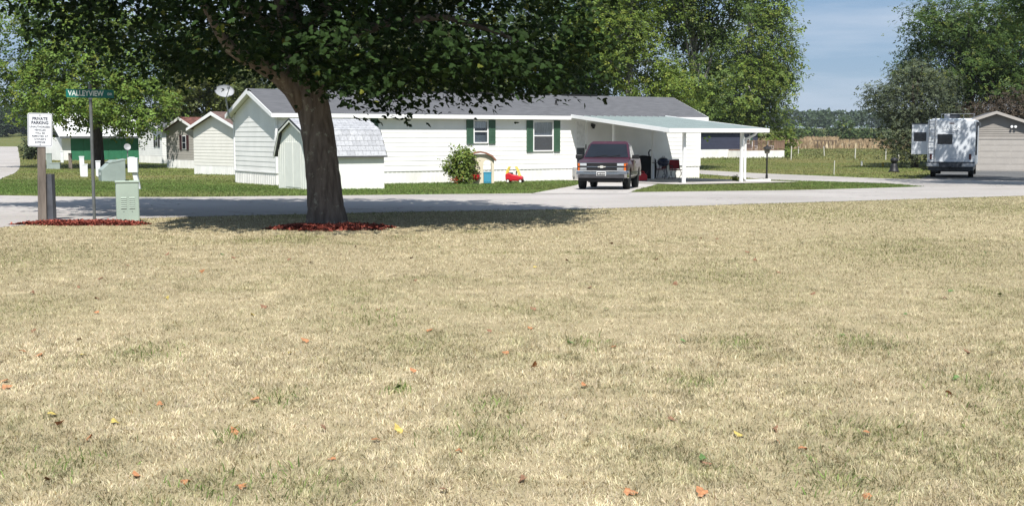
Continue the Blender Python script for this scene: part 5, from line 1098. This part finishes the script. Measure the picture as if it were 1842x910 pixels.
g_ = (.085, .145, .035)
def ctr(px, py, Y): return tuple(At(px, py, Y))
def blob(px, py, Y, rx, rz, ry=None): return (*At(px, py, Y), rx, ry or rx, rz)
tree('maple_tree', 'leafy maple on the far lawn behind the street name sign', onG(At(178, 300, 95).x, 95), [blob(150, 120, 95, 5.6, 4.6), blob(250, 190, 94, 3.2, 2.6), blob(60, 150, 95, 3.4, 3.2), blob(150, 185, 92, 4.2, 1.7), blob(250, 60, 97, 4.6, 5), blob(80, 40, 96, 5, 5), blob(245, 215, 92, 2.0, 1.2)], (.125, .20, .035), 17000, .34, .42, 31, yellow=.35, group=None)
tree('maple_tree', 'rounded green tree behind the roofs of the taupe and beige homes', onG(At(372, 300, 122).x, 122), [blob(370, 150, 122, 5.2, 3.8), blob(330, 185, 121, 3, 2.2), blob(430, 175, 121, 3.2, 2.4), blob(400, 100, 123, 4.6, 3.4)], (.12, .145, .04), 9000, .42, .35, 32, yellow=.3)
tree('ash_tree', 'tree behind the white home showing right of the maple trunk', onG(At(660, 300, 92).x, 92), [blob(640, 110, 92, 4.2, 4.0), blob(700, 140, 91, 2.8, 2.0), blob(570, 130, 92, 3.2, 2.8), blob(480, 150, 93, 3.4, 2.4)], (.09, .115, .04), 8500, .42, .3, 33, yellow=.2)
tree('ash_tree', 'thin-leaved tree behind the roof ridge above the small window', onG(At(810, 300, 96).x, 96), [blob(800, 120, 96, 4.0, 3.4), blob(860, 150, 95, 2.6, 1.7), blob(760, 60, 97, 4, 4)], (.10, .115, .06), 7500, .40, .3, 34, yellow=.15)
tree('ash_tree', 'dark tree behind the ridge between small and large windows', onG(At(960, 300, 94).x, 94), [blob(960, 110, 94, 4.2, 3.6), blob(1020, 150, 93, 3, 2), blob(930, 40, 95, 4, 4), blob(1055, 110, 93, 3.4, 3.6), blob(1080, 30, 94, 3.4, 4)], (.075, .115, .036), 11500, .36, .3, 35, yellow=.1)
POPB = mat('poplar_bark', (.24, .23, .21), .9, .3, 4, .5, stretch=(2, 2, .4))
tree('poplar_tree', 'bright green poplar over the right half of the home roof', onG(At(1130, 300, 84).x, 84), [blob(1110, 70, 84, 3.3, 3.6), blob(1160, 130, 83, 2.8, 2.4), blob(1200, 165, 82, 2.6, 1.6), blob(1080, 20, 85, 3.4, 4), blob(1150, -60, 86, 4, 4.4)], (.12, .175, .032), 13000, .27, .3, 36, tmpl=T_spray(), yellow=.25, bark=POPB)
tree('poplar_tree', 'tall open poplar with visible pale stems behind the carport', onG(At(1250, 300, 90).x, 90), [blob(1240, 40, 90, 2.6, 2.6), blob(1290, 20, 89, 2.4, 2.4), blob(1190, 10, 91, 2.6, 2.6), blob(1250, 140, 89, 2.8, 1.9), blob(1250, -90, 90, 4.4, 4.4), blob(1225, 200, 88, 2.8, 1.2)], (.085, .13, .035), 9000, .34, .34, 37, yellow=.1, limbs=16, fork=3.2, bark=POPB)
k8 = 1.8
tree('poplar_tree', 'dense upright poplar standing against the open sky', onG(At(1345, 300, 148).x, 148), [blob(a, b, 148 + (y - 82) * k8, rx * k8, rz * k8) for a, b, y, rx, rz in ((1370, 80, 82, 2.45, 3.2), (1395, 130, 81.5, 1.65, 2.8), (1340, 165, 81, 2.5, 2.4), (1300, 120, 83, 2.2, 3), (1368, 218, 81.5, 1.9, 1.4), (1398, 255, 81, .95, 1.1), (1375, 0, 82.5, 2.0, 2.4), (1290, 200, 82, 2.2, 1.4), (1350, -60, 83, 2.0, 3))], (.125, .185, .035), 19000, .23 * k8, .5, 38, yellow=.35, bark=POPB, shell=.3, spread=.5 * k8)
# right-hand group
tree('oak_tree', 'grey-green spreading tree left of the motorhome', onG(At(1645, 300, 96).x, 96), [blob(1625, 190, 96, 2.9, 1.9), blob(1585, 180, 95, 1.6, .95), blob(1660, 150, 97, 2.9, 1.7), blob(1620, 240, 95, 2.2, 1.3), blob(1640, 270, 94, 1.5, .9), blob(1680, 220, 96, 2.4, 2.4)], (.085, .105, .06), 9500, .23, .28, 39, yellow=.08, group='trees behind the motorhome')
tree('oak_tree', 'large green oak rising behind the motorhome', onG(At(1745, 300, 102).x, 102), [blob(1720, 110, 102, 4.6, 2.9), blob(1660, 125, 101, 2.6, 1.9), blob(1775, 150, 101, 4.4, 2.4), blob(1740, 50, 103, 3.8, 3.0), blob(1800, 70, 103, 4.4, 4), blob(1690, 40, 100, 3.0, 2.2)], (.065, .11, .027), 18000, .28, .4, 40, yellow=.15, group='trees behind the motorhome')
tree('oak_tree', 'dark oak behind the garage at the right edge', onG(At(1860, 300, 108).x, 108), [blob(1850, 100, 108, 5, 4.5), blob(1830, 160, 107, 4, 2.4), blob(1900, 40, 108, 5, 5)], (.06, .105, .03), 8000, .32, .4, 41, yellow=.08, group='trees behind the motorhome')
tree('plum_tree', 'low reddish-brown leaved tree behind the garage roof', onG(At(1800, 300, 98).x, 98), [blob(1785, 205, 98, 3.0, 1.3), blob(1840, 195, 98, 3.0, 1.6), blob(1745, 215, 98, 1.6, .9)], (.075, .058, .042), 4200, .22, .2, 42, yellow=.0, group='trees behind the motorhome')
tree('shade_tree', 'overhanging green tree above the motorhome at the upper right', onG(27.5, 53), [(26, 52, 10.2, 6.4, 5.6, 3.4), (22.5, 53, 9.6, 4.2, 4.4, 2.2), (29.5, 50, 9.2, 5, 5, 3), (26, 46, 9.2, 4.5, 3.6, 2.2), (24.4, 58.6, 10.2, 3.6, 3.0, 2.0), (21.5, 49, 9.9, 3.0, 3, 1.6), (22.0, 51, 7.1, 2.6, 2.4, 1.3), (23.2, 50, 6.6, 2.4, 2.4, 1.2)], (.055, .10, .024), 17500, .24, .38, 43, yellow=.12, group='trees behind the motorhome', spread=.42, fork=5.)
def spruce():
    rs = np.random.RandomState(44); base = onG(At(1706, 300, 100).x, 100); r = empty('spruce_tree', base, 0, 'blue-grey spruce with pale drooping boughs behind the motorhome', 'tree'); H = At(1706, 150, 100).z - base.z
    q = MB(); q.tube([(0, 0, -.2), (0, 0, H * .6), (0, 0, H)], [.25, .14, .02], 8); q.build('trunk', BARK, r)
    n = 170; hz = rs.rand(n) ** .8 * H * .95 + .3; a = rs.rand(n) * 2 * np.pi; L_ = (1 - hz / (H * 1.05)) * 3.0 + .2; P = []; O = []
    for i in range(n):
        k = 34; f_ = rs.rand(k) ** .7; d = np.array([math.cos(a[i]), math.sin(a[i])]); z = hz[i] - .35 * L_[i] * f_ ** 1.5; w = rs.normal(0, .16, k) * (.4 + f_); P.append(np.c_[d[0] * f_ * L_[i] - d[1] * w, d[1] * f_ * L_[i] + d[0] * w, z + rs.normal(0, .05, k)]); O.append(np.tile([d[0], d[1], -.3], (k, 1)))
    P = np.concatenate(P); O = np.concatenate(O); leaves_mesh('crown', P, O, .20 * rs.uniform(.7, 1.3, len(P)), T_leaf(), tint_of((.10, .135, .12), rs.rand(len(P)), rs, 0), rs, r, .7)
spruce()
def shrub(name, label, base, blobs, col, n, size, seed, yellow=.15, group=None, sp_=.10, per=10):
    rs = np.random.RandomState(seed); r = empty(name, base, 0, label, 'shrub', group); b0 = np.array(base)
    p, out, val, c = crown_pts([(x - b0[0], y - b0[1], z - b0[2], a, b, cc) for x, y, z, a, b, cc in blobs], n // per, per, rs, sp_, .35, .9); k = p[:, 2] > .02; p, out, val = p[k], out[k], val[k]
    leaves_mesh('foliage', p, out, size * rs.uniform(.7, 1.3, len(p)), T_leaf(), tint_of(col, val, rs, yellow), rs, r, .8)
    for i in range(8):
        q = MB(); P = limb_path((rs.normal(0, .06), rs.normal(0, .06), -.05), c[rs.randint(len(c))], rs, .1, 5); q.tube(P, list(np.linspace(.03, .006, 5)), 6); q.build('stem', BARK, r)
bs = Gd(832, 331); Yb = bs.y
shrub('garden_shrub', 'round green shrub in front of the white wall beside the playhouse', bs, [blob(830, 300, Yb, .72, .62), blob(832, 282, Yb, .55, .45), blob(815, 300, Yb, .5, .5), blob(842, 300, Yb - .1, .42, .48), blob(838, 318, Yb - .1, .55, .35), blob(814, 268, Yb, .10, .16), blob(829, 266, Yb, .10, .18), blob(842, 272, Yb, .12, .14), blob(845, 285, Yb, .28, .3)], (.14, .20, .045), 3600, .11, 51, .35)
rs = np.random.RandomState(52); fb = Gd(822, 331.5); r = empty('red_flowers', fb, 0, 'small clump of orange-red flowers at the foot of the shrub', 'flowers')
p = rs.normal(0, 1, (160, 3)) * np.array([.16, .1, .07]) + np.array([0, 0, .13]); leaves_mesh('foliage', p, rs.normal(0, .5, p.shape), .06, T_leaf(), tint_of((.07, .13, .03), rs.rand(160), rs), rs, r)
p = rs.normal(0, 1, (60, 3)) * np.array([.15, .1, .06]) + np.array([0, -.05, .20]); leaves_mesh('petals', p, rs.normal(0, .5, p.shape), .07, T_leaf(), np.tile([.6, .09, .04], (60, 1)) * rs.uniform(.6, 1.2, (60, 1)), rs, r)
db = Gd(66, 287); shrub('dark_bush', 'dark rounded bush behind the parking sign', db, [blob(66, 262, db.y, 1.5, 1.2), blob(85, 258, db.y, 1.3, 1.3), blob(52, 272, db.y, 1.0, .8), blob(76, 240, db.y, .9, .9)], (.06, .08, .04), 2600, .26, 53, .05, sp_=.2)
wb = Gd(1323, 327.5); shrub('weed_tuft', 'yellow-green weed growing at the foot of the downspout post', wb, [(wb.x, wb.y, wb.z + .16, .13, .12, .16)], (.12, .17, .03), 220, .07, 54, .5, sp_=.05)
# weeds and small trees of the field margin
for i, (px, pt, pb, Y, w) in enumerate(((1520, 213, 239, 330, 3.4), (1447, 229, 237, 420, 3.0), (1465, 231, 238, 420, 2.6), (1496, 228, 236, 430, 2.4), (1562, 231, 240, 350, 3.4), (1590, 232, 240, 350, 3.0), (1425, 225, 240, 330, 2.6), (1540, 233, 240, 360, 2.6))):
    c = onG(At(px, pb, Y).x, Y); H = At(px, pt, Y).z - c.z
    shrub('field_bush', 'taller bushy tree alone on the far field margin' if i == 0 else 'low round bush beyond the corn, %s from the left on the far margin' % ['', 'second', 'third', 'fourth', 'sixth', 'seventh', 'first', 'fifth'][i], c, [(c.x, c.y, c.z + H * .5, w, w, H * .52), (c.x + w * .5, c.y, c.z + H * .35, w * .7, w * .7, H * .36)], (.06, .10, .032), 700, .75, 60 + i, .1, None if i == 0 else 'bushes on the far field margin', sp_=.5)
# far wood, seen as one mass
rs = np.random.RandomState(70); P = []; val = []
for i in range(520):
    k = i / 520; X = -420 + 900 * k + rs.normal(0, 4); Y = 720 + rs.uniform(-60, 90); H = rs.uniform(9.5, 12) + .6 * math.sin(k * 31); w = rs.uniform(5, 7); z0 = float(gz(Y)); n = 90
    d = rs.normal(0, 1, (n, 3)); d /= np.linalg.norm(d, axis=1, keepdims=True); q = d * rs.uniform(.75, 1.05, (n, 1)) * np.array([w, w, H * .46]) + np.array([X, Y, z0 + H * .54]); P.append(q); val.append(np.full(n, rs.rand()))
for i in range(60):
    X = -230 + rs.uniform(-60, 60); Y = 480 + rs.uniform(-30, 40); H = rs.uniform(10, 16); w = rs.uniform(4, 6); z0 = float(gz(Y)); n = 200; d = rs.normal(0, 1, (n, 3)); d /= np.linalg.norm(d, axis=1, keepdims=True); P.append(d * rs.uniform(.7, 1.05, (n, 1)) * np.array([w, w, H * .48]) + np.array([X, Y, z0 + H * .5])); val.append(np.full(n, rs.rand()))
P = np.concatenate(P); val = np.concatenate(val); n = len(P); fw = leaves_mesh('far_wood', P, rs.normal(0, .6, P.shape), 2.1 * rs.uniform(.7, 1.3, n), (np.array([(0, -.5, 0), (.4, 0, -.1), (0, .5, 0), (-.4, 0, -.1)]), np.array([(0, 1, 2), (0, 2, 3)])), np.array([.050, .075, .035]) * (.7 + .7 * val[:, None]) * rs.uniform(.8, 1.2, (n, 1)), rs, None)
tag(fw, 'dark belt of woodland along the horizon beyond the fields', 'woodland', kind='stuff')
# dry corn
n = 24000; X = rs.uniform(10, 190, n); Y = 224 + 190 * rs.rand(n) ** 1.5; Y = np.round(Y / .76) * .76; kx = np.abs(X / Y) < .5; X, Y = X[kx], Y[kx]; n = len(X)
hgt = 1.0 * rs.uniform(.7, 1.15, n); an = rs.rand(n) * 6.28; wd = .16 * rs.uniform(.6, 1.4, n); dq = np.stack([np.cos(an), np.sin(an)], 1) * wd[:, None]; Z = gz(Y); ln = rs.normal(0, .16, (n, 2)); b = np.stack([X, Y], 1)
V = np.stack([np.c_[b - dq * .3, Z], np.c_[b + dq * .3, Z], np.c_[b + dq + ln * .6, Z + hgt * .62], np.c_[b + ln, Z + hgt], np.c_[b - dq + ln * .4, Z + hgt * .55]], 1).reshape(-1, 3); i = (np.arange(n) * 5)[:, None]; Fc = np.concatenate([i + np.array([[0, 1, 2]]), i + np.array([[0, 2, 4]]), i + np.array([[4, 2, 3]])]); T = np.array([.36, .275, .17]) * rs.uniform(.55, 1.3, (n, 1)); w = rs.rand(n) < .14 * (Y < 250); T[w] = np.array([.50, .42, .28])
tag(np_mesh('corn_field', V, Fc, gm, tint=np.repeat(T, 5, 0)), 'field of dry brown corn stalks beyond the meadow', 'corn', kind='stuff')
soil = [Vector((x, 222, 0)) for x in np.linspace(5, 200, 6)], [Vector((x, 416, 0)) for x in np.linspace(5, 280, 6)]; strip('corn_soil', soil[0], soil[1], mat('corn_soil', (.32, .23, .125), .95, .3, .6, world=True), .02, 20, 60)
# ------------------------------------------------------------------ fallen leaves on the lawn, one by one
tv, tf = T_maple(); CL = {'orange': (.38, .175, .08), 'brown': (.22, .12, .07), 'yellow': (.46, .36, .10), 'green': (.11, .19, .06)}
lm = {}; rs = np.random.RandomState(80)
for cn, c in CL.items():
    for v in range(3):
        V = tv.copy() * np.array([1, 1, 1 + v * .8]); V[:, 2] += (.25 + .2 * v) * V[:, 1] ** 2 + .3 * v * V[:, 0] * V[:, 1]; q = MB(); q.add([tuple(a) for a in V] + [tuple(a - np.array([0, 0, .02])) for a in V], [tuple(f) for f in tf] + [tuple(f[::-1] + len(V)) for f in tf]); q.tube([(0, -.34, -.01), (.03, -.55, .03), (.0, -.75, .08)], .012, 4)
        me = bpy.data.meshes.new('fallen_leaf'); me.from_pydata(q.v, [], q.f); me.update(); me.materials.append(mat('leaf_' + cn, c, .7, .25, 3)); lm[cn, v] = me
LV = {'orange': [(425, 783), (249, 862), (334, 874), (434, 883), (826, 817), (108, 771), (458, 726), (70, 642), (1104, 628), (1052, 700), (363, 492), (771, 598), (910, 640), (745, 673), (1262, 897), (1445, 814), (1560, 787), (1133, 893), (1558, 900), (8, 690), (40, 637), (1708, 715), (596, 830), (678, 798), (160, 796), (287, 736), (960, 665), (1398, 800), (174, 566), (12, 702), (550, 618), (955, 594)],
      'brown': [(584, 780), (747, 507), (90, 873), (142, 615), (143, 520), (174, 540), (800, 891), (1210, 760), (1394, 778), (937, 870), (180, 505), (560, 476), (420, 466), (520, 470), (680, 560), (1215, 514), (1290, 432), (1345, 456), (1400, 492), (1020, 470), (740, 466), (1100, 440), (1620, 480), (1462, 531), (1360, 470), (960, 560), (1060, 520), (300, 460), (230, 480), (476, 556), (58, 530), (640, 446), (1180, 470), (1260, 430), (1700, 540), (1740, 640), (1270, 840), (880, 600), (60, 600)],
      'yellow': [(96, 751), (207, 766), (150, 644), (962, 484), (424, 779), (455, 570), (300, 540), (1330, 790), (520, 640), (720, 780)],
      'green': [(716, 704), (1710, 526), (1773, 457), (1800, 535), (1266, 832), (1025, 620), (1716, 686), (790, 447), (400, 460), (1514, 608), (1230, 620), (1090, 560), (1630, 570)]}
ORD = ['first', 'second', 'third', 'fourth', 'fifth', 'sixth', 'seventh', 'eighth', 'ninth', 'tenth', 'eleventh', 'twelfth'] + [a + 'th' for a in 'thirteen fourteen fifteen sixteen seventeen eighteen nineteen'.split()] + ['twentieth'] + ['%s-%s' % (a, b) for a in ('twenty',) for b in 'first second third fourth fifth sixth seventh eighth ninth'.split()] + ['thirtieth'] + ['thirty-' + b for b in 'first second third fourth fifth sixth seventh eighth ninth'.split()]
for cn, L_ in LV.items():
    L_.sort()
    for i, (a, b) in enumerate(L_):
        p = Gd(a, b); o = bpy.data.objects.new('fallen_leaf', lm[cn, int(rs.randint(3))]); S.collection.objects.link(o); s = rs.uniform(.04, .064) if p.y < 9 else rs.uniform(.04, .068); o.scale = (s, s, s); o.location = (p.x, p.y, p.z + rs.uniform(.02, .036)); o.rotation_euler = (rs.normal(0, .35), rs.normal(0, .35), rs.rand() * 6.28)
        tag(o, '%s leaf fallen on the lawn, %s from the left of the %s ones' % ({'orange': 'dry orange', 'brown': 'curled brown', 'yellow': 'yellow', 'green': 'green'}[cn], ORD[i], cn), 'leaf', cn + ' leaves fallen on the lawn')

# ------------------------------------------------------------------ thin summer haze over the whole place
hm = bpy.data.materials.new('haze'); hm.use_nodes = True; hn = hm.node_tree; hn.nodes.remove(hn.nodes['Principled BSDF']); pv = hn.nodes.new('ShaderNodeVolumePrincipled')
pv.inputs['Color'].default_value = (.80, .88, 1, 1); pv.inputs['Density'].default_value = .00011; pv.inputs['Anisotropy'].default_value = .1; hn.links.new(pv.outputs[0], hn.nodes['Material Output'].inputs['Volume'])
tag(MB().box(-1500, 1500, -50, 1560, -2.2, 34).build('haze', hm), kind='stuff')
